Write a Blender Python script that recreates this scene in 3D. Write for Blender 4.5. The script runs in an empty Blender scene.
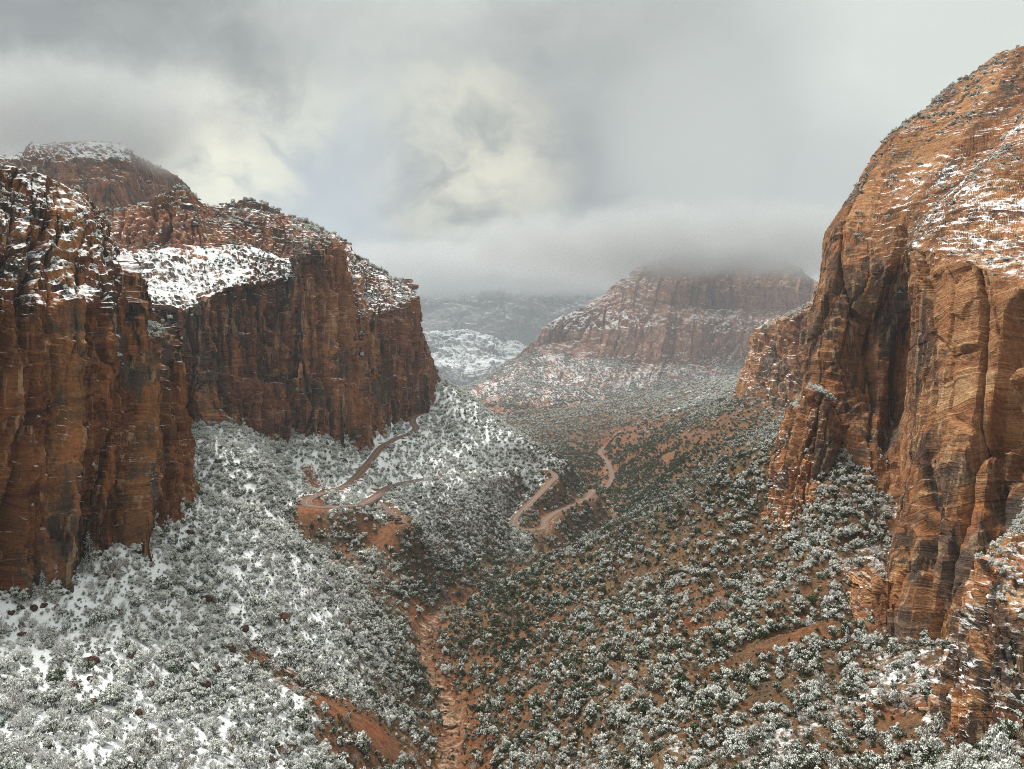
import bpy, math, random
import numpy as np

random.seed(7)
RNG = np.random.default_rng(11)
scene = bpy.context.scene
COL = scene.collection

# ------------------------------------------------------------------ camera, sky, sun, exposure
FPX, W, H = 745.0, 1024, 769
PITCH = math.atan((384.5 - 345.0) / FPX)
cam_data = bpy.data.cameras.new("camera")
cam_data.sensor_width = 36.0
cam_data.lens = 36.0 * FPX / W
cam_data.clip_start = 0.5
cam_data.clip_end = 60000.0
cam = bpy.data.objects.new("camera", cam_data)
cam.rotation_euler = (math.pi / 2 - PITCH, 0.0, 0.0)
COL.objects.link(cam)
scene.camera = cam

SUN_EL, SUN_ROT = math.radians(63), math.radians(-55)
scene.view_settings.view_transform = 'Standard'
scene.view_settings.look = 'None'
scene.view_settings.gamma = 1.0
scene.view_settings.exposure = 1.6
scene.view_settings.use_curve_mapping = False
scene.render.engine = 'CYCLES'
cy = scene.cycles
cy.max_bounces = 6
cy.diffuse_bounces = 3
cy.glossy_bounces = 1
cy.transmission_bounces = 2
cy.volume_bounces = 1
cy.transparent_max_bounces = 8
cy.volume_step_rate = 1.0
cy.volume_max_steps = 128
cy.use_denoising = True
cy.denoising_prefilter = 'NONE'
cy.filter_width = 0.9
cy.caustics_reflective = False
cy.caustics_refractive = False


def pix(px, py, Y):
    """A pixel of the photograph at a forward distance of Y metres -> world point."""
    u = (px - 512.0) / FPX
    v = -(py - 384.5) / FPX
    c, s = math.cos(PITCH), math.sin(PITCH)
    dy = c + v * s
    dz = -s + v * c
    k = Y / dy
    return (u * k, Y, dz * k)


def project(P):
    P = np.asarray(P, float)
    c, s = math.cos(PITCH), math.sin(PITCH)
    d = P[..., 1] * c - P[..., 2] * s
    up = P[..., 1] * s + P[..., 2] * c
    return 512 + FPX * P[..., 0] / d, 384.5 - FPX * up / d, d


class N:
    """small helper for node trees"""

    def __init__(self, tree):
        self.t = tree
        self.n = tree.nodes
        self.l = tree.links

    def add(self, typ, **kw):
        nd = self.n.new(typ)
        for k, v in kw.items():
            setattr(nd, k, v)
        return nd

    def link(self, a, b):
        self.l.new(a, b)

    def inp(self, sock, val):
        if isinstance(val, bpy.types.NodeSocket):
            self.l.new(val, sock)
        else:
            sock.default_value = val

    def math(self, op, a, b=None, c=None, clamp=False):
        nd = self.n.new('ShaderNodeMath')
        nd.operation = op
        nd.use_clamp = clamp
        self.inp(nd.inputs[0], a)
        if b is not None:
            self.inp(nd.inputs[1], b)
        if c is not None:
            self.inp(nd.inputs[2], c)
        return nd.outputs[0]

    def vmath(self, op, a, b=None):
        nd = self.n.new('ShaderNodeVectorMath')
        nd.operation = op
        self.inp(nd.inputs[0], a)
        if b is not None:
            self.inp(nd.inputs[1], b)
        return nd.outputs['Value'] if op in ('DOT_PRODUCT', 'LENGTH') else nd.outputs[0]

    def mix(self, f, a, b, blend='MIX'):
        nd = self.n.new('ShaderNodeMix')
        nd.data_type = 'RGBA'
        nd.blend_type = blend
        self.inp(nd.inputs[0], f)
        self.inp(nd.inputs[6], a)
        self.inp(nd.inputs[7], b)
        return nd.outputs[2]

    def noise(self, vec, scale, detail=4, rough=0.55, lac=2.0, dist=0.0):
        nd = self.n.new('ShaderNodeTexNoise')
        nd.inputs['Scale'].default_value = scale
        nd.inputs['Detail'].default_value = detail
        nd.inputs['Roughness'].default_value = rough
        nd.inputs['Lacunarity'].default_value = lac
        nd.inputs['Distortion'].default_value = dist
        self.l.new(vec, nd.inputs['Vector'])
        return nd.outputs[0]

    def scale(self, vec, s):
        nd = self.n.new('ShaderNodeMapping')
        nd.vector_type = 'POINT'
        nd.inputs['Scale'].default_value = s
        self.l.new(vec, nd.inputs['Vector'])
        return nd.outputs[0]

    def ramp(self, f, stops, interp='LINEAR'):
        nd = self.n.new('ShaderNodeValToRGB')
        cr = nd.color_ramp
        cr.interpolation = interp
        while len(cr.elements) < len(stops):
            cr.elements.new(0.5)
        for e, (p, c) in zip(cr.elements, stops):
            e.position = p
            e.color = c if len(c) == 4 else (*c, 1)
        self.l.new(f, nd.inputs[0])
        return nd.outputs[0]

    def smooth(self, x, lo, hi):
        nd = self.n.new('ShaderNodeMapRange')
        nd.interpolation_type = 'SMOOTHSTEP'
        self.inp(nd.inputs[0], x)
        self.inp(nd.inputs[1], lo)
        self.inp(nd.inputs[2], hi)
        return nd.outputs[0]

    def attr(self, name, typ='GEOMETRY'):
        nd = self.n.new('ShaderNodeAttribute')
        nd.attribute_type = typ
        nd.attribute_name = name
        return nd


def g(*c):
    """sRGB 0..255 -> linear"""
    return tuple(((x / 255) / 12.92 if x <= 10 else (((x / 255) + 0.055) / 1.055) ** 2.4) for x in c)


# world: overcast sky, thick cloud over a physical sky
world = bpy.data.worlds.new("World")
scene.world = world
world.use_nodes = True
wt = N(world.node_tree)
wt.n.clear()
sky = wt.add('ShaderNodeTexSky', sky_type='NISHITA')
sky.sun_disc = False
sky.sun_elevation = SUN_EL
sky.sun_rotation = SUN_ROT
sky.altitude = 1500
tc = wt.add('ShaderNodeTexCoord')
D = wt.vmath('NORMALIZE', tc.outputs['Generated'])


def sky_dir(px, py):
    v = np.array(pix(px, py, 1.0))
    v /= np.linalg.norm(v)
    return tuple(float(x) for x in v)


def warp(vec, scale, amt):
    nd = wt.add('ShaderNodeTexNoise')
    nd.inputs['Scale'].default_value = scale
    nd.inputs['Detail'].default_value = 4
    wt.link(vec, nd.inputs['Vector'])
    off = wt.vmath('SUBTRACT', nd.outputs['Color'], (0.5, 0.5, 0.5))
    sc_ = wt.add('ShaderNodeVectorMath', operation='SCALE')
    wt.link(off, sc_.inputs[0])
    sc_.inputs['Scale'].default_value = amt
    return wt.vmath('ADD', vec, sc_.outputs[0])


D2 = warp(D, 4.0, 0.10)
D2 = warp(D2, 11.0, 0.05)
D3 = wt.vmath('NORMALIZE', warp(D2, 26.0, 0.03))
D2 = wt.vmath('NORMALIZE', D2)


def blob(px, py, r0, r1):
    """soft cloud patch round a direction: 1 inside r0 (radians), 0 outside r1"""
    d = wt.vmath('DOT_PRODUCT', D2, sky_dir(px, py))
    return wt.smooth(d, math.cos(r1), math.cos(r0))


n1 = wt.noise(wt.scale(D2, (1, 1, 1.4)), 2.6, 5, 0.5)
n2 = wt.noise(wt.scale(D3, (1, 1, 1.5)), 9.0, 8, 0.6)
base = wt.math('ADD', wt.math('MULTIPLY', n1, 0.55), wt.math('MULTIPLY', n2, 0.45))
cloud = wt.ramp(base, [(0.38, g(140, 144, 141)), (0.455, g(164, 168, 164)), (0.53, g(192, 195, 190)), (0.61, g(222, 224, 216))])


def patch(px, py, r0, r1, amt, col):
    global cloud
    cloud = wt.mix(wt.math('MULTIPLY', blob(px, py, r0, r1), amt), cloud, (*g(*col), 1))


patch(960, 40, 0.1, 0.55, 0.9, (222, 228, 221))
patch(60, 30, 0.02, 0.34, 0.6, (142, 145, 141))
patch(640, 90, 0.0, 0.26, 0.6, (156, 158, 156))
patch(560, 262, 0.0, 0.24, 0.75, (152, 155, 156))
patch(800, 240, 0.0, 0.2, 0.5, (158, 161, 161))
patch(690, 150, 0.0, 0.15, 0.6, (202, 205, 200))
patch(400, 40, 0.0, 0.2, 0.7, (200, 203, 197))
patch(330, 190, 0.0, 0.13, 0.8, (180, 189, 194))
cloud = wt.mix(wt.math('MULTIPLY', blob(225, 145, 0.0, 0.115), wt.smooth(n2, 0.30, 0.64)), cloud, (*g(240, 238, 214), 1))
cloud = wt.mix(wt.math('MULTIPLY', blob(290, 115, 0.0, 0.09), wt.math('MULTIPLY', wt.smooth(n2, 0.30, 0.64), 0.8)), cloud, (*g(222, 221, 204), 1))
cloud = wt.mix(wt.math('MULTIPLY', blob(475, 165, 0.0, 0.14), wt.smooth(n2, 0.30, 0.64)), cloud, (*g(222, 219, 198), 1))
# overhead the cloud glows brighter than near the horizon, as under any overcast
sep = wt.add('ShaderNodeSeparateXYZ')
wt.link(D, sep.inputs[0])
zen = wt.smooth(sep.outputs[2], 0.40, 0.9)
cloud = wt.mix(zen, cloud, wt.mix(1.0, cloud, (2.7, 2.7, 2.66, 1), 'MULTIPLY'))
SKY_GAIN = 1.0 / (2 ** 1.54)
bg_sky = wt.add('ShaderNodeBackground')
bg_sky.inputs[1].default_value = 0.06
wt.link(sky.outputs[0], bg_sky.inputs[0])
bg_cl = wt.add('ShaderNodeBackground')
bg_cl.inputs[1].default_value = SKY_GAIN
wt.link(cloud, bg_cl.inputs[0])
mixw = wt.add('ShaderNodeMixShader')
mixw.inputs[0].default_value = 0.96
wt.link(bg_sky.outputs[0], mixw.inputs[1])
wt.link(bg_cl.outputs[0], mixw.inputs[2])
wout = wt.add('ShaderNodeOutputWorld')
wt.link(mixw.outputs[0], wout.inputs[0])

sun_data = bpy.data.lights.new("sun", 'SUN')
sun_data.energy = 1.5
sun_data.angle = math.radians(11)
sun_data.color = (1.0, 0.95, 0.88)
sun = bpy.data.objects.new("sun", sun_data)
# the Sky Texture's sun_rotation turns clockwise from +Y seen from above
sdir = (math.sin(SUN_ROT) * math.cos(SUN_EL), math.cos(SUN_ROT) * math.cos(SUN_EL), math.sin(SUN_EL))
sun.rotation_euler = (math.pi / 2 - SUN_EL, 0, math.pi - SUN_ROT)
sun.location = (0, -200, 600)
COL.objects.link(sun)

# ------------------------------------------------------------------ numeric noise
_PERM = RNG.permutation(256).astype(np.int32)
_GRAD = RNG.normal(size=(256, 3)).astype(np.float32)
_GRAD /= np.linalg.norm(_GRAD, axis=1, keepdims=True)
_RND = RNG.random((256, 4)).astype(np.float32)


def _hash(i, j, k):
    return _PERM[(_PERM[(_PERM[i & 255] + j) & 255] + k) & 255]


def perlin(x, y, z):
    x = np.asarray(x, np.float32); y = np.asarray(y, np.float32); z = np.asarray(z, np.float32)
    x, y, z = np.broadcast_arrays(x, y, z)
    xi = np.floor(x).astype(np.int32); yi = np.floor(y).astype(np.int32); zi = np.floor(z).astype(np.int32)
    xf = x - xi; yf = y - yi; zf = z - zi
    fx = xf * xf * xf * (xf * (xf * 6 - 15) + 10)
    fy = yf * yf * yf * (yf * (yf * 6 - 15) + 10)
    fz = zf * zf * zf * (zf * (zf * 6 - 15) + 10)
    out = 0
    for a in (0, 1):
        wx = fx if a else 1 - fx
        for b in (0, 1):
            wy = fy if b else 1 - fy
            for c in (0, 1):
                wz = fz if c else 1 - fz
                gr = _GRAD[_hash(xi + a, yi + b, zi + c)]
                out = out + wx * wy * wz * (gr[..., 0] * (xf - a) + gr[..., 1] * (yf - b) + gr[..., 2] * (zf - c))
    return out * 1.5


def fbm(x, y, z, oct=4, gain=0.5, lac=2.03):
    s, a, f = 0, 1.0, 1.0
    for o in range(oct):
        s = s + a * perlin(x * f + o * 17.3, y * f - o * 9.1, z * f + o * 5.7)
        a *= gain
        f *= lac
    return s


def ridged(x, y, z, oct=4, gain=0.5, lac=2.03):
    s, a, f = 0, 1.0, 1.0
    for o in range(oct):
        s = s + a * (1 - 2 * np.abs(perlin(x * f + o * 13.3, y * f + o * 7.7, z * f - o * 3.9)))
        a *= gain
        f *= lac
    return s


def voronoi2(u, v, jit=0.9, seed=0):
    """-> (edge distance f2-f1, random value of the cell)"""
    ui = np.floor(u).astype(np.int32); vi = np.floor(v).astype(np.int32)
    f1 = np.full(u.shape, 9.0, np.float32); f2 = f1.copy(); rid = np.zeros(u.shape, np.float32); tl = rid.copy()
    for a in (-1, 0, 1):
        for b in (-1, 0, 1):
            h = _hash(ui + a, vi + b, np.full_like(ui, seed))
            cx = ui + a + 0.5 + (_RND[h, 0] - 0.5) * jit
            cyy = vi + b + 0.5 + (_RND[h, 1] - 0.5) * jit
            d = np.sqrt((u - cx) ** 2 + (v - cyy) ** 2)
            m = d < f1
            f2 = np.where(m, f1, np.minimum(f2, d))
            rid = np.where(m, _RND[h, 2], rid)
            tl = np.where(m, (u - cx) * (_RND[h, 3] - 0.5) * 2, tl)
            f1 = np.where(m, d, f1)
    return f2 - f1, rid, tl


def sstep(x, lo, hi):
    t = np.clip((x - lo) / (hi - lo), 0, 1)
    return t * t * (3 - 2 * t)


# ------------------------------------------------------------------ mesh helpers
def mesh_from(name, V, F, attrs=None, smooth=False):
    """V (n,3), F (m,k) -> mesh; attrs: name -> per-point floats"""
    V = np.ascontiguousarray(V, np.float32)
    F = np.ascontiguousarray(F, np.int32)
    me = bpy.data.meshes.new(name)
    k = F.shape[1]
    me.vertices.add(len(V)); me.vertices.foreach_set('co', V.ravel())
    me.loops.add(F.size); me.loops.foreach_set('vertex_index', F.ravel())
    me.polygons.add(len(F))
    me.polygons.foreach_set('loop_start', np.arange(0, F.size, k, dtype=np.int32))
    me.polygons.foreach_set('loop_total', np.full(len(F), k, np.int32))
    me.polygons.foreach_set('use_smooth', np.full(len(F), smooth))
    me.update(calc_edges=True)
    for nm, a in (attrs or {}).items():
        at = me.attributes.new(nm, 'FLOAT', 'POINT')
        at.data.foreach_set('value', np.ascontiguousarray(a, np.float32).ravel())
    return me


def grid_faces(nv, nu, flip=False):
    idx = np.arange(nv * nu, dtype=np.int32).reshape(nv, nu)
    a, b, c, d = idx[:-1, :-1], idx[:-1, 1:], idx[1:, 1:], idx[1:, :-1]
    q = np.stack([a, d, c, b] if not flip else [a, b, c, d], -1)
    return q.reshape(-1, 4)


def put(name, me, mat=None, parent=None, **props):
    o = bpy.data.objects.new(name, me)
    if mat is not None:
        me.materials.append(mat)
    COL.objects.link(o)
    if parent is not None:
        o.parent = parent
    for k, v in props.items():
        o[k] = v
    return o


# ------------------------------------------------------------------ materials of the land
def finish(t, color, rough, height=None, bump=0.5, dist=1.0):
    b = t.add('ShaderNodeBsdfPrincipled')
    t.inp(b.inputs['Base Color'], color)
    t.inp(b.inputs['Roughness'], rough)
    b.inputs['Specular IOR Level'].default_value = 0.15
    if height is not None:
        bp = t.add('ShaderNodeBump')
        bp.inputs['Strength'].default_value = bump
        bp.inputs['Distance'].default_value = dist
        t.link(height, bp.inputs['Height'])
        t.link(bp.outputs[0], b.inputs['Normal'])
    o = t.add('ShaderNodeOutputMaterial')
    t.link(b.outputs[0], o.inputs[0])
    return b


def new_mat(name):
    m = bpy.data.materials.new(name)
    m.use_nodes = True
    t = N(m.node_tree)
    t.n.clear()
    return m, t


SNOW = (0.80, 0.82, 0.84, 1)


def rock_material(name, stops, varnish, sc=1.0, streak=0.6, grey=(0.07, 0.06, 0.052), snow_sc=0.22, snow_w=0.12, dip=0.0, warm=1.0):
    """bedded sandstone: fine cross-beds, dark water streaks, joints, snow on what faces up"""
    m, t = new_mat(name)
    geo = t.add('ShaderNodeNewGeometry')
    P = geo.outputs['Position']
    S = 1.0 / sc
    # warp the beds a little
    wn = t.add('ShaderNodeTexNoise')
    wn.inputs['Scale'].default_value = 0.02 * S
    wn.inputs['Detail'].default_value = 3
    t.link(P, wn.inputs['Vector'])
    off = t.vmath('SUBTRACT', wn.outputs['Color'], (0.5, 0.5, 0.5))
    offs = t.add('ShaderNodeVectorMath', operation='SCALE')
    t.link(off, offs.inputs[0]); offs.inputs['Scale'].default_value = 30 * sc
    PW = t.vmath('ADD', P, offs.outputs[0])
    if dip:
        # the cross-beds dip down the canyon
        sy = t.add('ShaderNodeSeparateXYZ')
        t.link(PW, sy.inputs[0])
        cz = t.add('ShaderNodeCombineXYZ')
        t.link(sy.outputs[0], cz.inputs[0]); t.link(sy.outputs[1], cz.inputs[1])
        t.link(t.math('ADD', sy.outputs[2], t.math('MULTIPLY', t.math('ADD', sy.outputs[1], t.math('MULTIPLY', sy.outputs[0], 0.4)), dip)), cz.inputs[2])
        PW = cz.outputs[0]
    beds = t.noise(t.scale(PW, (0.006 * S, 0.006 * S, 0.11 * S)), 1.0, 4, 0.6)
    fine = t.noise(t.scale(PW, (0.03 * S, 0.03 * S, 0.9 * S)), 1.0, 4, 0.65)
    big = t.noise(P, 0.018 * S, 4, 0.55)
    f = t.math('ADD', t.math('MULTIPLY', beds, 0.42), t.math('ADD', t.math('MULTIPLY', fine, 0.3), t.math('MULTIPLY', big, 0.28)))
    col = t.ramp(f, stops)
    blk = t.attr('block').outputs['Fac']
    col = t.mix(0.75, col, t.ramp(blk, [(0.22, (0.42, 0.38, 0.36)), (0.45, (0.95, 0.9, 0.86)), (0.62, (1.1, 1.1, 1.1)), (0.8, (1.5, 1.5, 1.45))]), 'MULTIPLY')
    col = t.mix(t.math('MULTIPLY', t.smooth(blk, 0.64, 0.74), 0.28 * warm), col, (0.36, 0.205, 0.09, 1))
    # thin dark partings between beds
    lines = t.noise(t.scale(PW, (0.012 * S, 0.012 * S, 1.5 * S)), 1.0, 3, 0.6)
    col = t.mix(t.math('MULTIPLY', t.smooth(lines, 0.57, 0.68), 0.45), col, t.mix(1.0, col, (0.42, 0.36, 0.33, 1), 'MULTIPLY'))
    # water streaks that run down the wall
    st = t.noise(t.scale(P, (0.16 * S, 0.16 * S, 0.006 * S)), 1.0, 5, 0.68)
    mk = t.noise(t.scale(P, (0.016 * S, 0.016 * S, 0.012 * S)), 1.0, 3, 0.5)
    vs = t.math('MULTIPLY', t.smooth(st, 0.47, 0.57), t.smooth(mk, 0.42, 0.56))
    col = t.mix(t.math('MULTIPLY', vs, streak), col, (*varnish, 1))
    mk2 = t.noise(t.scale(P, (0.034 * S, 0.034 * S, 0.02 * S)), 1.0, 6, 0.66)
    col = t.mix(t.math('MULTIPLY', t.smooth(mk2, 0.53, 0.6), 0.8 * streak), col, (*grey, 1))
    # rusty bleeding
    st2 = t.noise(t.scale(P, (0.09 * S, 0.09 * S, 0.01 * S)), 1.3, 4, 0.6)
    col = t.mix(t.math('MULTIPLY', t.smooth(st2, 0.53, 0.66), 0.5 * warm), col, (0.40, 0.145, 0.045, 1))
    st3 = t.noise(t.scale(P, (0.25 * S, 0.25 * S, 0.02 * S)), 1.1, 4, 0.6)
    col = t.mix(t.math('MULTIPLY', t.smooth(st3, 0.57, 0.66), 0.5 * warm), col, (0.50, 0.33, 0.19, 1))
    grit = t.noise(P, 0.9 * S, 6, 0.7)
    col = t.mix(0.5, col, t.ramp(grit, [(0.3, (0.25, 0.25, 0.25)), (0.7, (1.6, 1.6, 1.6))]), 'MULTIPLY')
    # snow
    sepn = t.add('ShaderNodeSeparateXYZ')
    t.link(geo.outputs['Normal'], sepn.inputs[0])
    sn = t.attr('snow').outputs['Fac']
    n3 = t.noise(P, snow_sc, 7, 0.72)
    amt = t.math('ADD', sepn.outputs[2], t.math('MULTIPLY', t.math('SUBTRACT', n3, 0.5), 1.5))
    amt = t.math('ADD', amt, sn)
    n4 = t.noise(P, snow_sc * 0.22, 3, 0.6)
    amt = t.math('ADD', amt, t.math('MULTIPLY', t.math('SUBTRACT', n4, 0.5), 0.9))
    k = t.smooth(amt, 1.06 - snow_w, 1.06 + snow_w * 0.5)
    col = t.mix(k, col, SNOW)
    hgt = t.math('ADD', t.math('MULTIPLY', grit, 0.6), t.math('ADD', t.math('MULTIPLY', fine, 0.8), t.math('MULTIPLY', lines, -0.35)))
    finish(t, col, 0.92, hgt, 0.9, 1.3 * sc)
    return m


R_WARM = rock_material("sandstone_warm", [(0.37, (0.06, 0.025, 0.013)), (0.43, (0.18, 0.075, 0.034)), (0.485, (0.34, 0.175, 0.082)), (0.53, (0.23, 0.09, 0.038)), (0.585, (0.46, 0.285, 0.15)), (0.65, (0.31, 0.135, 0.056))],
                       (0.04, 0.03, 0.024), 1.0, 0.9, dip=0.28, snow_sc=0.36, snow_w=0.22)
R_DARK = rock_material("sandstone_rust", [(0.36, (0.035, 0.012, 0.006)), (0.44, (0.11, 0.036, 0.014)), (0.51, (0.20, 0.08, 0.029)), (0.56, (0.09, 0.028, 0.012)), (0.64, (0.34, 0.18, 0.07))],
                       (0.018, 0.011, 0.008), 0.9, 1.0, snow_sc=0.4, snow_w=0.25)
R_MID = rock_material("sandstone_red", [(0.36, (0.05, 0.02, 0.012)), (0.44, (0.16, 0.06, 0.03)), (0.51, (0.27, 0.115, 0.056)), (0.57, (0.14, 0.048, 0.024)), (0.65, (0.40, 0.23, 0.125))],
                      (0.035, 0.023, 0.018), 1.4, 0.95, snow_sc=0.3, snow_w=0.2)
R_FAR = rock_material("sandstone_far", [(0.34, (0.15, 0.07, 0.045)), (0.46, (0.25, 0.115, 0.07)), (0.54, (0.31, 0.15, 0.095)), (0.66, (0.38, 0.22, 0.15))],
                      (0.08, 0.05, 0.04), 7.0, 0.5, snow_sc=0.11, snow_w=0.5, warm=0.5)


def ground_material():
    m, t = new_mat("canyon_ground")
    geo = t.add('ShaderNodeNewGeometry')
    P = geo.outputs['Position']
    n1 = t.noise(P, 0.03, 5, 0.6)
    n2 = t.noise(P, 0.35, 6, 0.7)
    n3 = t.noise(P, 1.7, 5, 0.7)
    f = t.math('ADD', t.math('MULTIPLY', n1, 0.45), t.math('MULTIPLY', n2, 0.55))
    soil = t.ramp(f, [(0.36, (0.05, 0.02, 0.011)), (0.46, (0.115, 0.044, 0.019)), (0.54, (0.18, 0.07, 0.027)), (0.64, (0.26, 0.14, 0.07))])
    red = t.ramp(n2, [(0.35, (0.12, 0.026, 0.010)), (0.52, (0.31, 0.078, 0.025)), (0.68, (0.42, 0.15, 0.055))])
    bare = t.attr('bare').outputs['Fac']
    col = t.mix(bare, soil, red)
    wash = t.attr('wash').outputs['Fac']
    sand = t.ramp(n2, [(0.38, (0.05, 0.026, 0.016)), (0.5, (0.17, 0.095, 0.055)), (0.62, (0.42, 0.30, 0.21))])
    col = t.mix(wash, col, sand)
    # dry grass and low scrub
    veg = t.attr('veg').outputs['Fac']
    vn = t.noise(P, 0.11, 6, 0.72)
    vk = t.smooth(t.math('ADD', vn, t.math('MULTIPLY', veg, 0.35)), 0.62, 0.74)
    scrub = t.ramp(n3, [(0.35, (0.04, 0.042, 0.024)), (0.55, (0.10, 0.10, 0.06)), (0.7, (0.19, 0.175, 0.12))])
    col = t.mix(t.math('MULTIPLY', vk, 0.45), col, scrub)
    col = t.mix(0.6, col, t.ramp(n3, [(0.3, (0.45, 0.45, 0.45)), (0.7, (1.4, 1.4, 1.4))]), 'MULTIPLY')
    # snow
    sepn = t.add('ShaderNodeSeparateXYZ')
    t.link(geo.outputs['Normal'], sepn.inputs[0])
    sn = t.attr('snow').outputs['Fac']
    s1 = t.noise(P, 0.05, 4, 0.6)
    s2 = t.noise(P, 0.5, 7, 0.75)
    a = t.math('ADD', t.math('MULTIPLY', s1, 0.4), t.math('MULTIPLY', s2, 0.6))
    a = t.math('ADD', a, t.math('MULTIPLY', t.math('SUBTRACT', sepn.outputs[2], 0.8), 0.3))
    a = t.math('ADD', a, t.math('MULTIPLY', t.math('SUBTRACT', sn, 0.5), 0.6))
    k = t.smooth(a, 0.45, 0.6)
    col = t.mix(k, col, SNOW)
    h = t.math('ADD', t.math('MULTIPLY', n2, 1.0), t.math('MULTIPLY', n3, 0.4))
    finish(t, col, 0.95, h, 0.8, 1.0)
    return m


GROUND = ground_material()

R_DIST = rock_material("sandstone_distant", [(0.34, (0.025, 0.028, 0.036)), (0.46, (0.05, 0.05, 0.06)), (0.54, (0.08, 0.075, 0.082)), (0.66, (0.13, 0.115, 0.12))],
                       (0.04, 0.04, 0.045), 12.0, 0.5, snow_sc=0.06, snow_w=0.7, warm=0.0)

# ------------------------------------------------------------------ terrain
CT = []  # x, y, z, snow, veg, bare


def cp(px, py, Y, snow, veg, bare=0.0):
    CT.append((*pix(px, py, Y), snow, veg, bare))


def cw(x, y, z, snow, veg, bare=0.0):
    CT.append((x, y, z, snow, veg, bare))


# the wash, from under the viewer to the valley beyond
CREEK_PX = [(452, 850, 215), (446, 769, 258), (452, 735, 290), (443, 695, 330), (420, 655, 375), (428, 622, 430), (462, 600, 480), (522, 572, 570), (552, 545, 690), (580, 515, 830), (598, 492, 1000), (606, 470, 1200), (602, 455, 1500), (604, 446, 1850)]
CREEK = np.array([pix(*c) for c in CREEK_PX])
for i, c in enumerate(CREEK):
    CT.append((*c, 0.08, 0.35 if i > 5 else 0.15, 0.0))
# right-hand slope
cp(900, 769, 150, .25, .8); cp(750, 769, 172, .5, .95); cp(600, 769, 207, .4, .9); cp(520, 769, 238, .25, .7)
cp(900, 690, 190, .35, .6); cp(800, 690, 208, .2, .8); cp(700, 690, 228, .2, .8); cp(600, 690, 258, .25, .85); cp(510, 690, 300, .1, .6, .3)
cp(900, 600, 262, .2, .6); cp(800, 600, 270, .15, .7); cp(700, 620, 288, .15, .65, .2); cp(600, 640, 318, .15, .7, .1); cp(500, 650, 365, .05, .6, .2); cp(462, 625, 415, .05, .7)
cp(890, 540, 320, .3, .7); cp(795, 552, 340, .3, .9); cp(826, 492, 352, .35, .9); cp(816, 520, 344, .35, .9); cp(760, 530, 372, .2, .7, .1); cp(700, 560, 370, .2, .75); cp(640, 580, 385, .2, .8); cp(560, 605, 405, .15, .8)
cp(770, 462, 400, .15, .8); cp(735, 475, 410, .15, .8); cp(700, 492, 420, .2, .85); cp(640, 522, 440, .15, .85); cp(560, 557, 460, .1, .85); cp(495, 594, 470, .05, .8)
# behind that crest
cw(160, 500, -100, .2, .8); cw(100, 500, -125, .2, .8); cw(60, 520, -148, .1, .8); cw(30, 530, -160, .1, .8)
cw(150, 620, -135, .2, .8); cw(80, 650, -165, .1, .8); cw(250, 640, -105, .2, .7); cw(260, 480, -70, .2, .6)
# right side farther down the valley
cp(745, 402, 1080, .2, .6); cp(800, 405, 1000, .2, .6); cp(700, 432, 1080, .15, .7); cp(660, 450, 1120, .12, .7, .2); cp(640, 470, 1080, .08, .7); cp(720, 455, 900, .15, .7, .3); cp(680, 480, 900, .1, .7); cp(630, 495, 950, .06, .75)
cw(330, 800, -80, .2, .6); cw(200, 850, -130, .15, .7)
cp(735, 394, 1500, .45, .7); cp(690, 408, 1650, .5, .7); cp(645, 424, 1750, .35, .7, .2); cp(615, 440, 1700, .1, .7, .3); cp(660, 430, 1450, .12, .7, .5); cp(700, 418, 1350, .15, .7, .4)
cp(800, 385, 1600, .4, .6); cp(900, 370, 1700, .4, .6); cp(725, 400, 2000, .4, .7)
cw(250, 2200, -225, .2, .7); cw(420, 2300, -205, .3, .7); cw(700, 2400, -130, .4, .7)
# left foreground
cp(0, 769, 132, .95, .75); cp(100, 769, 150, .85, .75); cp(200, 769, 170, .75, .8); cp(300, 769, 196, .6, .85); cp(360, 769, 214, .4, .8); cp(405, 769, 240, .2, .7)
cp(0, 690, 160, .95, .7); cp(100, 690, 182, .85, .75); cp(200, 690, 208, .7, .85); cp(275, 700, 226, .55, .85); cp(340, 730, 225, .35, .8); cp(375, 742, 235, .2, .7)
cp(262, 668, 246, .5, .9); cp(330, 690, 258, .5, .95); cp(380, 705, 278, .4, .95); cp(412, 735, 272, .2, .8)
cp(0, 625, 196, .9, .7); cp(100, 610, 220, .8, .8); cp(200, 610, 260, .75, .95); cp(300, 630, 290, .65, .97); cp(380, 660, 312, .5, .97); cp(420, 705, 312, .2, .8)
cp(60, 575, 232, .6, .7); cp(120, 555, 252, .7, .8); cp(185, 515, 300, .85, .8); cp(200, 555, 290, .85, .9)
# left crest line that runs down to the wash
cp(190, 490, 330, .8, .8); cp(250, 518, 338, .8, .9); cp(300, 545, 345, .7, .97); cp(350, 586, 348, .5, .97); cp(400, 645, 345, .35, .97); cp(434, 698, 326, .15, .8)
# the side gully behind it
cw(-215, 430, -72, .6, .9); cw(-175, 418, -92, .6, .9); cw(-138, 408, -112, .45, .9); cw(-100, 402, -130, .35, .9); cw(-72, 400, -147, .2, .9)
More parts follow.
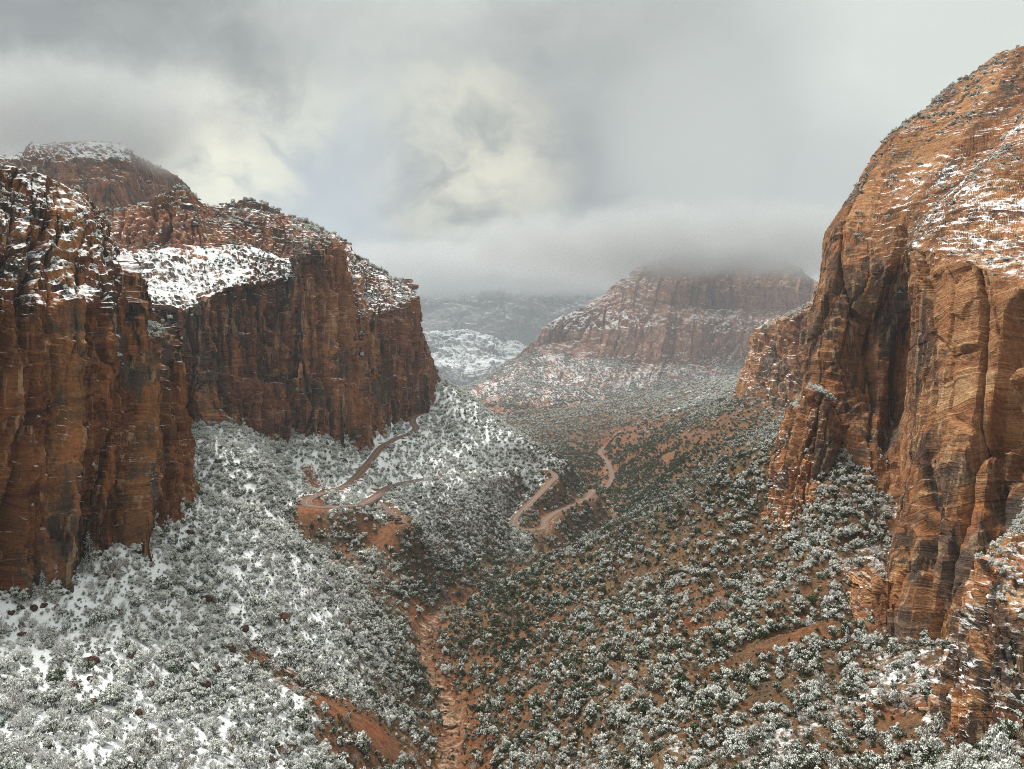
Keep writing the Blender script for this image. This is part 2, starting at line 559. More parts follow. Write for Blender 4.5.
# the hill that carries the road
cp(345, 560, 450, .3, .9); cp(310, 530, 482, .35, .8); cp(395, 565, 462, .3, .95); cp(375, 525, 505, .55, .9); cp(395, 545, 485, .35, .9)
cp(295, 470, 545, .6, .8); cp(310, 450, 565, .75, .85); cp(280, 505, 470, .55, .9)
cp(430, 590, 470, .25, 1.); cp(450, 540, 560, .36, 1.); cp(500, 545, 610, .32, 1.); cp(420, 510, 555, .48, 1.); cp(460, 500, 610, .45, 1.); cp(500, 515, 655, .4, 1.); cp(480, 575, 540, .2, 1.)
cp(455, 474, 650, .8, .5); cp(400, 480, 620, .9, .4); cp(350, 470, 560, .8, .6); cp(330, 440, 590, .8, .7); cp(430, 455, 700, .85, .6); cp(480, 460, 740, .9, .7)
cp(250, 450, 500, .7, .8); cp(200, 450, 480, .7, .85); cp(198, 425, 525, .8, .8); cp(250, 418, 570, .8, .8); cp(308, 416, 625, .9, .7); cp(360, 400, 705, .9, .7); cp(400, 390, 780, .85, .8); cp(436, 378, 890, .7, .9)
cp(400, 425, 745, .8, .8); cp(440, 420, 800, .6, .9); cp(470, 435, 810, .75, .9)
cp(470, 400, 900, .65, .95); cp(520, 438, 905, .6, .95); cp(555, 466, 850, .65, .9); cp(578, 482, 860, .45, .9); cp(530, 465, 790, .8, .9); cp(540, 505, 745, .4, .85); cp(510, 490, 710, .55, .95)
cw(-40, 1000, -100, .4, .9); cw(20, 1000, -150, .3, .9); cw(70, 1000, -185, .15, .9); cw(-150, 1050, -55, .6, .8)
# the valley beyond
cw(-150, 1300, -110, .4, .9); cw(0, 1400, -190, .2, .9); cw(90, 1300, -212, .1, .8); cw(-300, 1300, -50, .5, .8)
cw(-250, 2000, -190, .3, .9); cw(-50, 2000, -240, .1, .9); cw(150, 2000, -238, .05, .9); cw(-150, 2800, -268, .1, .9); cw(-300, 3500, -280, .2, .9); cw(-600, 2500, -150, .4, .9); cw(-1200, 3000, -100, .5, .8)
for x in (-4000, -1500, 0, 1500, 4000):
    cw(x, 5200, -300, .4, .8); cw(x, 9000, -320, .4, .8)
cw(-6000, 14000, -320, .4, .8); cw(6000, 14000, -320, .4, .8); cw(1500, 3200, -150, .4, .8)
# outside the frame and below it
cw(-140, 130, -55, .9, .7); cw(-220, 200, -55, .8, .6); cw(-180, 150, -50, .8, .6); cw(-60, 60, -42, .8, .6); cw(0, 60, -50, .4, .6); cw(0, 120, -90, .4, .7); cw(60, 60, -42, .4, .6); cw(-60, 110, -72, .9, .7)
cw(90, 110, -62, .3, .7); cw(130, 130, -55, .3, .7); cw(170, 190, -65, .3, .6); cw(190, 280, -75, .3, .6); cw(-300, 350, -50, .7, .6); cw(-330, 480, -45, .7, .6); cw(-420, 700, -30, .7, .6); cw(330, 420, -60, .3, .6); cw(500, 700, -50, .3, .6)
CT = np.array(CT)


def warp_xy(x, y):
    return x / y, 0.55 * np.log(y)


def tps_fit(P, val, lam=2e-5):
    n = len(P)
    d = np.linalg.norm(P[:, None] - P[None], axis=2)
    K = np.where(d > 0, d * d * np.log(d + 1e-12), 0) + lam * np.eye(n)
    Q = np.hstack([np.ones((n, 1)), P])
    A = np.block([[K, Q], [Q.T, np.zeros((3, 3))]])
    return np.linalg.solve(A, np.concatenate([val, np.zeros(3)]))


def tps_eval(P, w, a, t):
    out = w[-3] + w[-2] * a + w[-1] * t
    for (pa, pt), wi in zip(P, w[:-3]):
        r2 = (a - pa) ** 2 + (t - pt) ** 2 + 1e-14
        out = out + wi * 0.5 * r2 * np.log(r2)
    return out


ca, ctt = warp_xy(CT[:, 0], CT[:, 1])
CP2 = np.stack([ca, ctt], 1)
TW = tps_fit(CP2, CT[:, 2] / CT[:, 1])


def poly_resample(P, step):
    P = np.asarray(P, float)
    d = np.r_[0, np.cumsum(np.linalg.norm(np.diff(P[:, :2], axis=0), axis=1))]
    n = max(2, int(d[-1] / step))
    # Catmull-Rom through the points
    s = np.linspace(0, d[-1], n)
    out = np.empty((n, P.shape[1]))
    m = np.gradient(P, d, axis=0)
    k = np.clip(np.searchsorted(d, s, side='right') - 1, 0, len(d) - 2)
    h = (d[k + 1] - d[k])[:, None]
    u = ((s - d[k]) / h[:, 0])[:, None]
    out = (2 * u**3 - 3 * u**2 + 1) * P[k] + (u**3 - 2 * u**2 + u) * h * m[k] + (-2 * u**3 + 3 * u**2) * P[k + 1] + (u**3 - u**2) * h * m[k + 1]
    return out


def dist_to_path(x, y, path, rmax=60.0):
    """distance to a polyline and the polyline's height there, blended where two legs run close"""
    best = np.full(x.shape, 1e9); zz = np.zeros(x.shape)
    x0, y0 = path[:, 0].min() - rmax, path[:, 1].min() - rmax
    x1, y1 = path[:, 0].max() + rmax, path[:, 1].max() + rmax
    sel = np.where((x > x0) & (x < x1) & (y > y0) & (y < y1))
    xs, ys = x[sel], y[sel]
    b = np.full(xs.shape, 1e9); z = np.zeros(xs.shape); wt_ = np.zeros(xs.shape)
    for p, q in zip(path[:-1], path[1:]):
        dx, dy = q[0] - p[0], q[1] - p[1]
        L2 = dx * dx + dy * dy + 1e-9
        near = (np.abs(xs - p[0]) < rmax + 30) & (np.abs(ys - p[1]) < rmax + 30)
        if not near.any():
            continue
        u = np.clip(((xs[near] - p[0]) * dx + (ys[near] - p[1]) * dy) / L2, 0, 1)
        d = np.hypot(xs[near] - p[0] - u * dx, ys[near] - p[1] - u * dy)
        b[near] = np.minimum(b[near], d)
        w = 1.0 / (d ** 4 + 4.0)
        z[near] += w * (p[2] + u * (q[2] - p[2])); wt_[near] += w
    best[sel] = b; zz[sel] = z / (wt_ + 1e-12)
    return best, zz


# the road, as a chain of points in the place
ROAD_A = [pix(*c) for c in [(432, 413, 815), (421, 414, 792), (413, 418, 770), (413, 423.5, 750), (416, 428, 732), (411, 432.5, 716), (401, 436.5, 700), (384, 445, 665), (369, 462, 610), (346, 485, 552), (327, 492, 520), (312, 497, 503), (306, 501, 494), (308, 505, 487), (327, 507, 486), (355, 505, 495), (373, 498, 528), (392, 486, 585), (422, 479.5, 628), (453, 475, 660), (474, 474, 695), (490, 472.5, 740), (507, 471, 788), (525, 470, 806), (540, 470, 815)]]
ROAD_B = [pix(*c) for c in [(540, 470, 817), (549, 471, 822), (554, 475, 812), (549, 483, 780), (538, 495, 745), (524, 509, 712), (514, 520, 690), (516, 527, 676), (530, 530, 672), (543, 528, 676), (545, 521, 695), (553, 514, 725), (570, 506, 780), (586, 499, 840), (593, 491, 890), (594, 489.5, 925), (598, 490.5, 970), (603, 491.5, 1010)]]
ROAD_C = [pix(*c) for c in [(603, 492, 1010), (612, 478, 1120), (610, 468, 1220), (606, 460, 1380), (600, 453, 1560), (604, 447, 1800)]]
ROAD_D = [pix(*c) for c in [(376, 500, 528), (386, 508, 512), (396, 516, 500), (404, 523, 488)]]
ROADS = [(poly_resample(ROAD_A, 4), 7.0), (poly_resample(ROAD_B, 4), 7.0), (poly_resample(ROAD_C, 8), 7.0), (poly_resample(ROAD_D, 4), 4.5)]
CREEKP = poly_resample(CREEK, 6)

# scars of raw red earth: centre and half sizes as they show in the photograph, tilt, strength
BARE = [(312, 478, 16, 13, .6, 1.0), (312, 528, 20, 14, .5, 1.0), (380, 546, 27, 9, .3, 1.0), (345, 556, 14, 6, .5, .8), (258, 662, 20, 10, .4, 1.), (292, 686, 28, 12, .5, 1.), (332, 710, 32, 15, .5, 1.), (375, 738, 40, 18, .6, 1.), (350, 758, 40, 12, .6, .9),
        (640, 432, 34, 9, -.3, .6), (700, 440, 60, 20, -.3, .35), (385, 450, 10, 12, .2, .6), (240, 575, 10, 6, 0, .5), (545, 640, 60, 25, -.3, .3), (720, 600, 90, 22, -.25, .4), (800, 640, 70, 22, -.2, .4), (905, 720, 40, 18, 0, .35)]

NA, NT = 760, 980
A_AX = np.linspace(-1.05, 1.05, NA)
Y0, Y1 = 45.0, 16000.0
# rows: dense where the picture needs them
_t = np.linspace(0, 1, NT)
T_AX = math.log(Y0) + (math.log(Y1) - math.log(Y0)) * (0.62 * _t + 0.38 * _t**2.2)
AA, TT = np.meshgrid(A_AX, T_AX)
YY = np.exp(TT)
XX = AA * YY


def build_terrain():
    q = tps_eval(CP2, TW, AA, 0.55 * TT)
    Z = q * YY
    # attributes blend between the control points
    wsum = 0; acc = [0, 0, 0]
    for (pa, pt), row in zip(CP2, CT):
        wgt = 1.0 / (((AA - pa) ** 2 + (0.55 * TT - pt) ** 2) + 4e-5) ** 1.6
        wsum = wsum + wgt
        for i in range(3):
            acc[i] = acc[i] + wgt * row[3 + i]
    snow, veg, bare = [a_ / wsum for a_ in acc]
    bare = 0 * bare
    bpx, bpy, _ = project(np.stack([XX, YY, Z], -1))
    for bx, by, rx, ry, tl, am in BARE:
        ux, uy = bpx - bx, bpy - by
        c_, s_ = math.cos(tl), math.sin(tl)
        q_ = ((ux * c_ + uy * s_) / rx) ** 2 + ((uy * c_ - ux * s_) / ry) ** 2
        bare = np.maximum(bare, am * np.exp(-q_ ** 1.5))
    dc, zc = dist_to_path(XX, YY, CREEKP, 70)
    wid = 4.2 + 3.4 * fbm(XX / 22, YY / 22, 0 * XX, 3)
    wid = wid * (1 - 0.55 * sstep(YY, 440, 540))
    wash = np.clip(1 - sstep(dc, wid * 0.5, wid * 1.7), 0, 1) * np.clip(0.75 + 0.7 * fbm(XX / 9, YY / 9, 1 + 0 * XX, 3), 0, 1)
    # relief
    far = sstep(YY, 500, 2500)
    r1 = ridged(XX / 95, YY / 95, 0.3 + 0 * XX, 4, 0.55)
    r2 = fbm(XX / 26, YY / 26, 2.2 + 0 * XX, 4, 0.55)
    r3 = fbm(XX / 6, YY / 6, 4.2 + 0 * XX, 3, 0.5)
    keep = sstep(dc, 4, 40)
    Z = Z + keep * ((r1 - 0.5) * (2.0 + 9 * far) + r2 * (1.3 + 2 * far)) + r3 * 0.28
    Z = Z + far * keep * (ridged(XX / 420, YY / 420, 7 + 0 * XX, 4, 0.5) - 0.4) * 14 * sstep(YY, 1200, 3000)
    rib = sstep(XX, 5, 45) * sstep(YY, 140, 200) * (1 - sstep(YY, 430, 560)) * keep
    Z = Z + rib * 2.4 * (ridged((XX + 0.3 * YY) / 60, (YY - 0.3 * XX) / 15, 3.3 + 0 * XX, 3, 0.5) - 0.35)
    # wash cut
    Z = Z - 2.2 * (1 - sstep(dc, wid * 0.8, wid * 1.9))
    road = np.full(Z.shape, 1e9)
    for path, w in ROADS:
        d, z = dist_to_path(XX, YY, path, 40)
        k = 1 - sstep(d, w * 0.5 + 2.5, w * 0.5 + 24)
        Z = Z * (1 - k) + (z - 0.35) * k
        # cut banks show red earth
        bare = np.maximum(bare, 0.55 * (1 - sstep(d, w * .5 + 4, w * .5 + 9)) * (r2 > 0.05))
        road = np.minimum(road, d - w * 0.5)
        snow = snow * (1 - 0.4 * (1 - sstep(d, w * .5 + 3, w * .5 + 7)) * (r3 > -0.15))
    # fresh scars
    sc_ = ridged(XX / 60, YY / 60, 9.1 + 0 * XX, 3, 0.5)
    bare = np.clip(bare * (0.75 + 0.5 * r2) + 0.0, 0, 1)
    lf = 1 - sstep(XX - (-10 + 0.02 * YY), -30, 20)
    snow = snow + 0.14 * lf * sstep(snow, 0.2, 0.4)
    # snow lingers on shoulders, melts in the scars
    snow = np.clip(np.minimum(snow, 0.86) + 0.16 * r2 - 0.55 * bare - 0.7 * wash, 0, 1.2)
    return Z, snow, np.clip(veg, 0, 1), bare, wash, road


TZ, TSNOW, TVEG, TBARE, TWASH, TROAD = build_terrain()
terrain = put("terrain", mesh_from("terrain", np.stack([XX, YY, TZ], -1).reshape(-1, 3), grid_faces(NT, NA, True),
                                    dict(snow=TSNOW, veg=TVEG, bare=TBARE, wash=TWASH)), GROUND, kind="structure")


def sample(G, x, y):
    """read a terrain grid at plan points"""
    a = np.clip((x / y - A_AX[0]) / (A_AX[1] - A_AX[0]), 0, NA - 1.001)
    t = np.interp(np.log(y), T_AX, np.arange(NT))
    t = np.clip(t, 0, NT - 1.001)
    i, j = t.astype(int), a.astype(int)
    fi, fj = t - i, a - j
    return (G[i, j] * (1 - fi) * (1 - fj) + G[i, j + 1] * (1 - fi) * fj + G[i + 1, j] * fi * (1 - fj) + G[i + 1, j + 1] * fi * fj)


# ------------------------------------------------------------------ cliffs
def hermite_axis(C, n, axis, tension=1.0, weights=None):
    """resample control grid along an axis with monotone-ish cubic; parameter = mean chord length"""
    C = np.moveaxis(C, axis, 0)
    seg = np.linalg.norm(np.diff(C, axis=0), axis=-1).mean(axis=tuple(range(1, C.ndim - 1)))
    if weights is not None:
        seg = np.asarray(weights, float)
    d = np.r_[0, np.cumsum(seg)]
    s = np.linspace(0, d[-1], n)
    sl = np.diff(C, axis=0) / np.diff(d).reshape((-1,) + (1,) * (C.ndim - 1))
    m = np.zeros_like(C)
    a, b = sl[:-1], sl[1:]
    hm = np.where(a * b > 0, 2 * a * b / np.where(np.abs(a + b) > 1e-9, a + b, 1), 0)
    m[1:-1] = hm * tension
    m[0], m[-1] = sl[0], sl[-1]
    k = np.clip(np.searchsorted(d, s, side='right') - 1, 0, len(d) - 2)
    sh = (-1,) + (1,) * (C.ndim - 1)
    h = (d[k + 1] - d[k]).reshape(sh)
    u = (s - d[k]).reshape(sh) / h
    out = (2 * u**3 - 3 * u**2 + 1) * C[k] + (u**3 - 2 * u**2 + u) * h * m[k] + (-2 * u**3 + 3 * u**2) * C[k + 1] + (u**3 - u**2) * h * m[k + 1]
    return np.moveaxis(out, 0, axis), s / d[-1], d / d[-1]


def grid_normals(P):
    du = np.gradient(P, axis=1)
    dv = np.gradient(P, axis=0)
    n = np.cross(dv, du)
    n /= np.linalg.norm(n, axis=-1, keepdims=True) + 1e-9
    return n


CLIFFS = []


def cliff(name, cols, nu, nv, mat, sc=1.0, rough=1.0, cw_=14.0, chh=40.0, colamp=2.6, snow=0.15, bench=None, uweights=None, vweights=None, back=(60, 230, -70), drop=40, seed=0, carve=None, tilt=0.0, blocks=1.0, gullies=0.0, ribs=0.0, ledges=(), terr=5.0, tstr=0.75, crack=1.0):
    """loft a massif through columns of surveyed points, then break its skin into joints, beds and ledges"""
    C = np.array([[pix(*p) for p in c] for c in cols])            # (ncol, nrow, 3)
    C = np.swapaxes(C, 0, 1)                                        # rows, cols
    top = C[:1] + np.array(back)[None, None]
    bot = C[-1:] + np.array([0, 0, -drop])[None, None]
    C = np.concatenate([top, C, bot], 0)
    P, _, _ = hermite_axis(C, nu, 1, weights=uweights)
    P, vs, vk = hermite_axis(P, nv, 0, 0.3, weights=vweights)
    nrm = grid_normals(P)
    # make normals face the viewer's side
    view = np.einsum('ijk,ijk->ij', nrm, -P / np.linalg.norm(P, axis=-1, keepdims=True))
    flip = view[nv // 4:-nv // 6].sum() < 0
    if flip:
        nrm = -nrm
    s = np.cumsum(np.r_[0, np.linalg.norm(np.diff(P[nv // 2, :, :2], axis=0), axis=1)])
    S = np.broadcast_to(s[None, :], P.shape[:2]).astype(np.float32)
    x, y, z = [P[..., i] for i in range(3)]
    o = seed * 31.7
    steep = sstep(1 - np.abs(nrm[..., 2]), 0.15, 0.6)
    k = 1.0 / sc
    Sw = S + tilt * z + 5 * sc * fbm(x * k / 40 + o, y * k / 40, z * k / 60, 3)
    zw = z + 4 * sc * fbm(x * k / 50, y * k / 50 + o, z * k / 30, 3)
    d = np.zeros_like(x)
    # big swells
    d += 3.5 * rough * sc * fbm(x * k / 60 + o, y * k / 60, z * k / 90, 3)
    # tall joint-bound columns
    e1, r1, t1 = voronoi2(Sw * k / cw_, zw * k / (chh * 3.5), 0.85, 3 + seed)
    d += steep * colamp * sc * (r1 - 0.5) * 2.0
    d += steep * colamp * sc * (2.4 * t1 + 0.35 * (sstep(e1, 0.0, 0.4) - 0.5))
    d -= crack * steep * colamp * sc * 2.0 * (1 - sstep(e1, 0.0, 0.085))
    e2, r2, t2 = voronoi2(Sw * k / (cw_ * 0.37) + 7.7, zw * k / (chh * 0.55), 0.9, 11 + seed)
    d += steep * blocks * 1.7 * sc * (r2 - 0.5) * 2
    d += steep * blocks * 2.6 * sc * t2
    d -= steep * blocks * 2.1 * sc * (1 - sstep(e2, 0.0, 0.12))
    e3, r3, t3 = voronoi2(Sw * k / (cw_ * 0.16) + 3.1, zw * k / (chh * 0.1), 0.9, 23 + seed)
    d += steep * blocks * 0.55 * sc * (r3 - 0.5) * 2 + steep * blocks * 0.9 * sc * t3
    # beds: ledges along the height
    bn = perlin(x * k / 160 + o, y * k / 160, zw * k / 7.0) + 0.6 * perlin(x * k / 90, y * k / 90 + o, zw * k / 2.6)
    d += (0.35 + 0.65 * steep) * rough * 1.0 * sc * bn
    for z0, amp_, zj in ledges:
        zl = z0 + zj * fbm(S / (45 * sc), o + z0 + 0 * S, 0 * S, 3)
        am = amp_ * np.clip(0.45 + 1.1 * perlin(S / (28 * sc), o + 3.3 + 0 * S, z0 + 0 * S), 0, 1.4)
        d += steep * am * (1 - sstep(z, zl - 0.8 * sc, zl + 0.8 * sc)) * sstep(np.arange(nv)[:, None], nv * 0.1, nv * 0.2)
    # gullies in gentler rock
    if gullies:
        d -= (1 - steep) * gullies * sc * (ridged(x * k / 35 + o, y * k / 35, z * k / 35, 4) - 0.2)
    d += 0.75 * rough * sc * (ridged(x * k / 11 + o, y * k / 11, z * k / 16, 4, 0.55) - 0.4)
    if ribs:
        d += ribs * sc * (1 - steep) * (ridged(Sw * k / 16 + o, z * k / 90, 0 * x, 4, 0.6) - 0.3)
    d += 0.7 * rough * sc * fbm(x * k / 5 + o, y * k / 5, z * k / 5, 4, 0.55)
    PX, PY, _ = project(P)
    for fn in (carve or []):
        d = d - fn(PX, PY)
    edge = np.minimum(1, np.minimum(np.arange(nv)[:, None], 30) / 8.0)
    P = P + nrm * (d * edge)[..., None]
    # benches: the bedding steps every slope into treads and risers
    for hh, ss, o2 in ((terr * sc, tstr, 0.0), (terr * 0.36 * sc, tstr * 0.7, 5.0)):
        zc = P[..., 2]
        wv = 1.9 * hh * fbm(x * k / 30 + o2, y * k / 30 + o, 0 * x, 3) + 0.35 * hh * fbm(x * k / 7 + o2, y * k / 7, 0 * x + o, 2)
        q = (zc + wv) / hh
        fr = q - np.floor(q)
        amp = ss * (0.55 + 0.45 * np.clip(fbm(x * k / 45 - o2, y * k / 45, z * k / 25 + o, 2) * 2, -1, 1))
        P[..., 2] = zc + amp * edge * hh * (sstep(fr, 0.5, 1.0) - fr)
    sn = np.full(P.shape[:2], snow, np.float32) if not callable(snow) else snow(PX, PY).astype(np.float32)
    me = mesh_from(name, P.reshape(-1, 3), grid_faces(nv, nu, bool(flip)), dict(snow=sn, block=np.clip(0.55 * r1 + 0.3 * r2 + 0.15 * r3, 0, 1)))
    ob = put(name, me, mat, kind="structure")
    n2 = grid_normals(P)
    n2 = -n2 if flip else n2
    CLIFFS.append((name, P, n2, PX, PY, steep))
    return ob


def poly_in(PX, PY, poly, soft=6.0):
    """soft 0..1 membership of a convex-ish outline"""
    inside = np.zeros(PX.shape, bool)
    dist = np.full(PX.shape, 1e9)
    n = len(poly)
    for i in range(n):
        x0, y0 = poly[i]; x1, y1 = poly[(i + 1) % n]
        c = ((y0 > PY) != (y1 > PY)) & (PX < (x1 - x0) * (PY - y0) / ((y1 - y0) + 1e-9) + x0)
        inside ^= c
        dx, dy = x1 - x0, y1 - y0
        u = np.clip(((PX - x0) * dx + (PY - y0) * dy) / (dx * dx + dy * dy + 1e-9), 0, 1)
        dist = np.minimum(dist, np.hypot(PX - x0 - u * dx, PY - y0 - u * dy))
    return np.where(inside, sstep(dist, 0, soft), 0)


def recess(poly, depth, soft=6.0):
    return lambda PX, PY: depth * poly_in(PX, PY, poly, soft)


# right-hand wall: dome above, rim, sheer face, base
RIGHT = [
    [(940, 150, 720), (900, 210, 650), (870, 270, 610), (845, 300, 580), (838, 340, 560), (832, 380, 540), (832, 440, 520)],
    [(981, 70, 500), (901, 127, 470), (861, 185, 450), (837, 227, 430), (829, 274, 415), (816, 340, 405), (806, 410, 395)],
    [(1000, 53, 490), (938, 135, 440), (885, 205, 425), (862, 250, 405), (850, 305, 395), (842, 370, 388), (838, 480, 372)],
    [(1023, 47, 480), (970, 125, 425), (900, 225, 398), (884, 275, 392), (878, 330, 392), (873, 400, 384), (868, 505, 345)],
    [(1055, 45, 470), (995, 140, 405), (907, 236, 380), (907, 280, 384), (907, 332, 386), (901, 410, 376), (889, 530, 335)],
    [(1062, 45, 440), (1002, 145, 360), (913, 250, 296), (912, 285, 290), (914, 338, 287), (908, 430, 280), (890, 572, 268)],
    [(1085, 44, 415), (1022, 170, 325), (950, 252, 268), (948, 292, 262), (945, 350, 258), (924, 500, 244), (893, 655, 224)],
    [(1120, 46, 392), (1060, 190, 302), (985, 268, 252), (985, 302, 247), (980, 362, 243), (962, 520, 226), (925, 695, 206)],
    [(1170, 50, 372), (1110, 205, 282), (1018, 284, 240), (1014, 322, 236), (1008, 400, 232), (992, 540, 215), (975, 705, 195)],
    [(1250, 55, 350), (1180, 215, 262), (1062, 292, 222), (1056, 342, 216), (1050, 430, 211), (1040, 550, 200), (1045, 730, 180)],
    [(1500, 60, 340), (1400, 220, 230), (1250, 310, 200), (1240, 370, 195), (1230, 470, 190), (1220, 570, 180), (1220, 770, 160)],
]


def right_snow(PX, PY):
    band = sstep(PY + 0.35 * (PX - 960), 120, 165) * (1 - sstep(PY + 0.1 * (960 - PX), 255, 280))
    up = sstep(PX, 850, 900)
    return -0.18 + 0.32 * band * up + 0.2 * (PY < 135) - 0.1 * (PY > 300)


cliff("right_cliff", RIGHT, 560, 900, R_WARM, 1.0, 0.62, 46, 60, 2.2, right_snow, seed=1, blocks=0.5, crack=1.4, ledges=((-30, 2, 16),), back=(90, 230, -60), drop=45, tilt=0.05,
      carve=[recess([(911, 285), (912, 350), (906, 420), (890, 470), (874, 440), (884, 370), (898, 315)], 16, 22),
             recess([(1000, 350), (1004, 310), (1018, 290), (1060, 282), (1060, 330), (1020, 380), (1000, 470), (985, 520), (988, 430)], 7, 8),
             recess([(975, 560), (985, 480), (1010, 440), (1040, 430), (1040, 560), (1000, 580)], 6, 8)])

BUTTRESS = [
    [(815, 395, 470), (800, 430, 460), (795, 460, 455), (790, 500, 445), (790, 540, 430), (795, 560, 420)],
    [(800, 412, 395), (787, 438, 392), (776, 466, 388), (768, 500, 380), (764, 525, 372), (768, 545, 362)],
    [(812, 392, 380), (804, 440, 370), (796, 470, 364), (790, 505, 357), (787, 530, 352), (790, 556, 346)],
    [(826, 400, 374), (824, 440, 366), (818, 472, 358), (812, 500, 352), (808, 530, 347), (808, 555, 342)],
    [(845, 455, 372), (846, 475, 364), (842, 490, 356), (838, 505, 352), (834, 520, 348), (832, 545, 344)],
    [(900, 470, 385), (900, 490, 378), (895, 505, 372), (890, 520, 366), (888, 535, 360), (880, 560, 352)],
]
cliff("cliff_buttress", BUTTRESS, 260, 300, R_WARM, 0.8, 1.0, 15, 30, 2.4, -0.02, seed=2, back=(15, 40, -5), drop=30)

FOOT = [
    [(890, 585, 300), (885, 610, 296), (880, 630, 292), (880, 660, 285)],
    [(868, 588, 246), (864, 605, 242), (864, 628, 236), (868, 655, 228)],
    [(884, 580, 236), (883, 610, 232), (884, 640, 226), (888, 672, 216)],
    [(900, 586, 234), (901, 615, 229), (903, 650, 222), (906, 692, 208)],
    [(925, 595, 240), (926, 625, 234), (928, 660, 226), (930, 700, 212)],
]
cliff("cliff_foot", FOOT, 150, 180, R_WARM, 0.6, 1.0, 14, 40, 2.2, -0.1, seed=3, back=(8, 25, -2), drop=20)

NEARR = [
    [(1010, 580, 205), (1000, 630, 198), (990, 680, 190), (980, 740, 182), (970, 800, 172), (960, 880, 160)],
    [(988, 562, 172), (972, 620, 164), (960, 672, 157), (947, 730, 150), (934, 790, 142), (925, 880, 132)],
    [(1008, 576, 160), (1000, 630, 152), (990, 690, 146), (980, 745, 140), (970, 800, 134), (960, 880, 125)],
    [(1035, 588, 158), (1032, 640, 148), (1026, 700, 141), (1020, 755, 135), (1010, 810, 128), (1000, 880, 120)],
    [(1100, 600, 165), (1090, 660, 150), (1085, 720, 138), (1080, 770, 130), (1070, 830, 122), (1060, 900, 114)],
    [(1300, 620, 150), (1290, 680, 138), (1280, 740, 126), (1270, 800, 118), (1260, 860, 110), (1250, 950, 100)],
]
cliff("cliff_outcrop", NEARR, 330, 420, R_WARM, 0.6, 1.1, 12, 24, 2.4, -0.02, seed=4, back=(40, 40, 5), drop=30, tilt=0.35)

RIGHT_MID = [
    [(790, 330, 1500), (785, 350, 1480), (780, 375, 1440), (775, 405, 1400)],
    [(766, 331, 1150), (760, 352, 1140), (752, 377, 1120), (743, 406, 1090)],
    [(778, 325, 1090), (773, 350, 1080), (767, 380, 1065), (762, 409, 1040)],
    [(790, 321, 1050), (788, 350, 1040), (784, 380, 1025), (780, 410, 1000)],
    [(806, 312, 1010), (806, 345, 1000), (805, 380, 985), (803, 412, 960)],
    [(830, 280, 980), (832, 330, 970), (832, 375, 955), (832, 415, 930)],
    [(870, 270, 930), (872, 320, 920), (872, 370, 905), (872, 415, 890)],
]
cliff("right_distant_cliff", RIGHT_MID, 240, 220, R_WARM, 2.0, 1.0, 12, 40, 2.4, 0.02, seed=5, back=(120, 260, 30), drop=60)

LEFT = [
    [(-420, 150, 190), (-420, 200, 182), (-420, 250, 172), (-420, 300, 160), (-420, 380, 158), (-420, 480, 155), (-420, 650, 150)],
    [(-120, 158, 236), (-120, 205, 222), (-120, 250, 208), (-120, 300, 196), (-120, 380, 194), (-115, 480, 190), (-110, 620, 186)],
    [(0, 164, 275), (0, 205, 258), (0, 250, 242), (2, 302, 226), (4, 370, 223), (5, 480, 218), (5, 600, 212)],
    [(35, 170, 292), (42, 205, 276), (45, 252, 262), (50, 306, 243), (52, 370, 240), (55, 470, 236), (58, 582, 230)],
    [(75, 190, 302), (84, 218, 287), (90, 245, 276), (97, 300, 259), (100, 360, 256), (105, 460, 252), (112, 558, 248)],
    [(108, 222, 308), (114, 235, 300), (119, 246, 293), (122, 268, 285), (125, 325, 280), (132, 440, 275), (140, 540, 268)],
    [(123, 290, 330), (125, 298, 325), (127, 308, 318), (128, 326, 308), (132, 350, 303), (142, 440, 293), (152, 532, 284)],
    [(140, 326, 345), (143, 328, 340), (146, 331, 334), (150, 337, 320), (155, 357, 314), (161, 440, 306), (168, 518, 298)],
    [(125, 330, 450), (129, 332, 445), (133, 335, 440), (137, 342, 435), (142, 360, 430), (149, 440, 425), (157, 515, 410)],
]


def left_snow(PX, PY):
    return -0.1 + 0.36 * (1 - sstep(PY - 0.15 * (100 - PX), 295, 318))


cliff("left_cliff", LEFT, 520, 620, R_DARK, 0.8, 1.15, 11.5, 110, 4.0, left_snow, seed=6, blocks=1.2, crack=1.5, terr=7.0, ledges=((0, 2.5, 12), (-26, 2.5, 16)), back=(-90, 260, -60), drop=35, tilt=-0.12)

LEFT_DOME = [
    [(-150, 150, 1000), (-150, 165, 960), (-150, 200, 930), (-150, 240, 915), (-150, 300, 900)],
    [(10, 156, 1000), (5, 165, 960), (0, 195, 930), (0, 230, 915), (0, 300, 900)],
    [(35, 142, 1000), (40, 156, 950), (45, 185, 920), (48, 225, 905), (50, 300, 890)],
    [(80, 141, 1000), (80, 157, 940), (82, 185, 905), (84, 225, 890), (85, 300, 880)],
    [(122, 146, 1000), (118, 163, 945), (118, 190, 912), (118, 225, 895), (120, 300, 880)],
    [(140, 163, 1010), (140, 180, 965), (142, 205, 940), (145, 235, 920), (150, 300, 900)],
    [(157, 188, 1040), (160, 198, 1010), (165, 215, 980), (170, 240, 950), (180, 300, 930)],
    [(175, 230, 1300), (180, 240, 1290), (190, 250, 1280), (195, 270, 1260), (200, 310, 1240)],
]
cliff("left_dome_cliff", LEFT_DOME, 260, 240, R_MID, 2.0, 0.7, 22, 60, 0.9, lambda PX, PY: 0.02 + 0.30 * (1 - sstep(PY, 155, 166)), seed=7, back=(-40, 260, 12), drop=60, blocks=0.5)

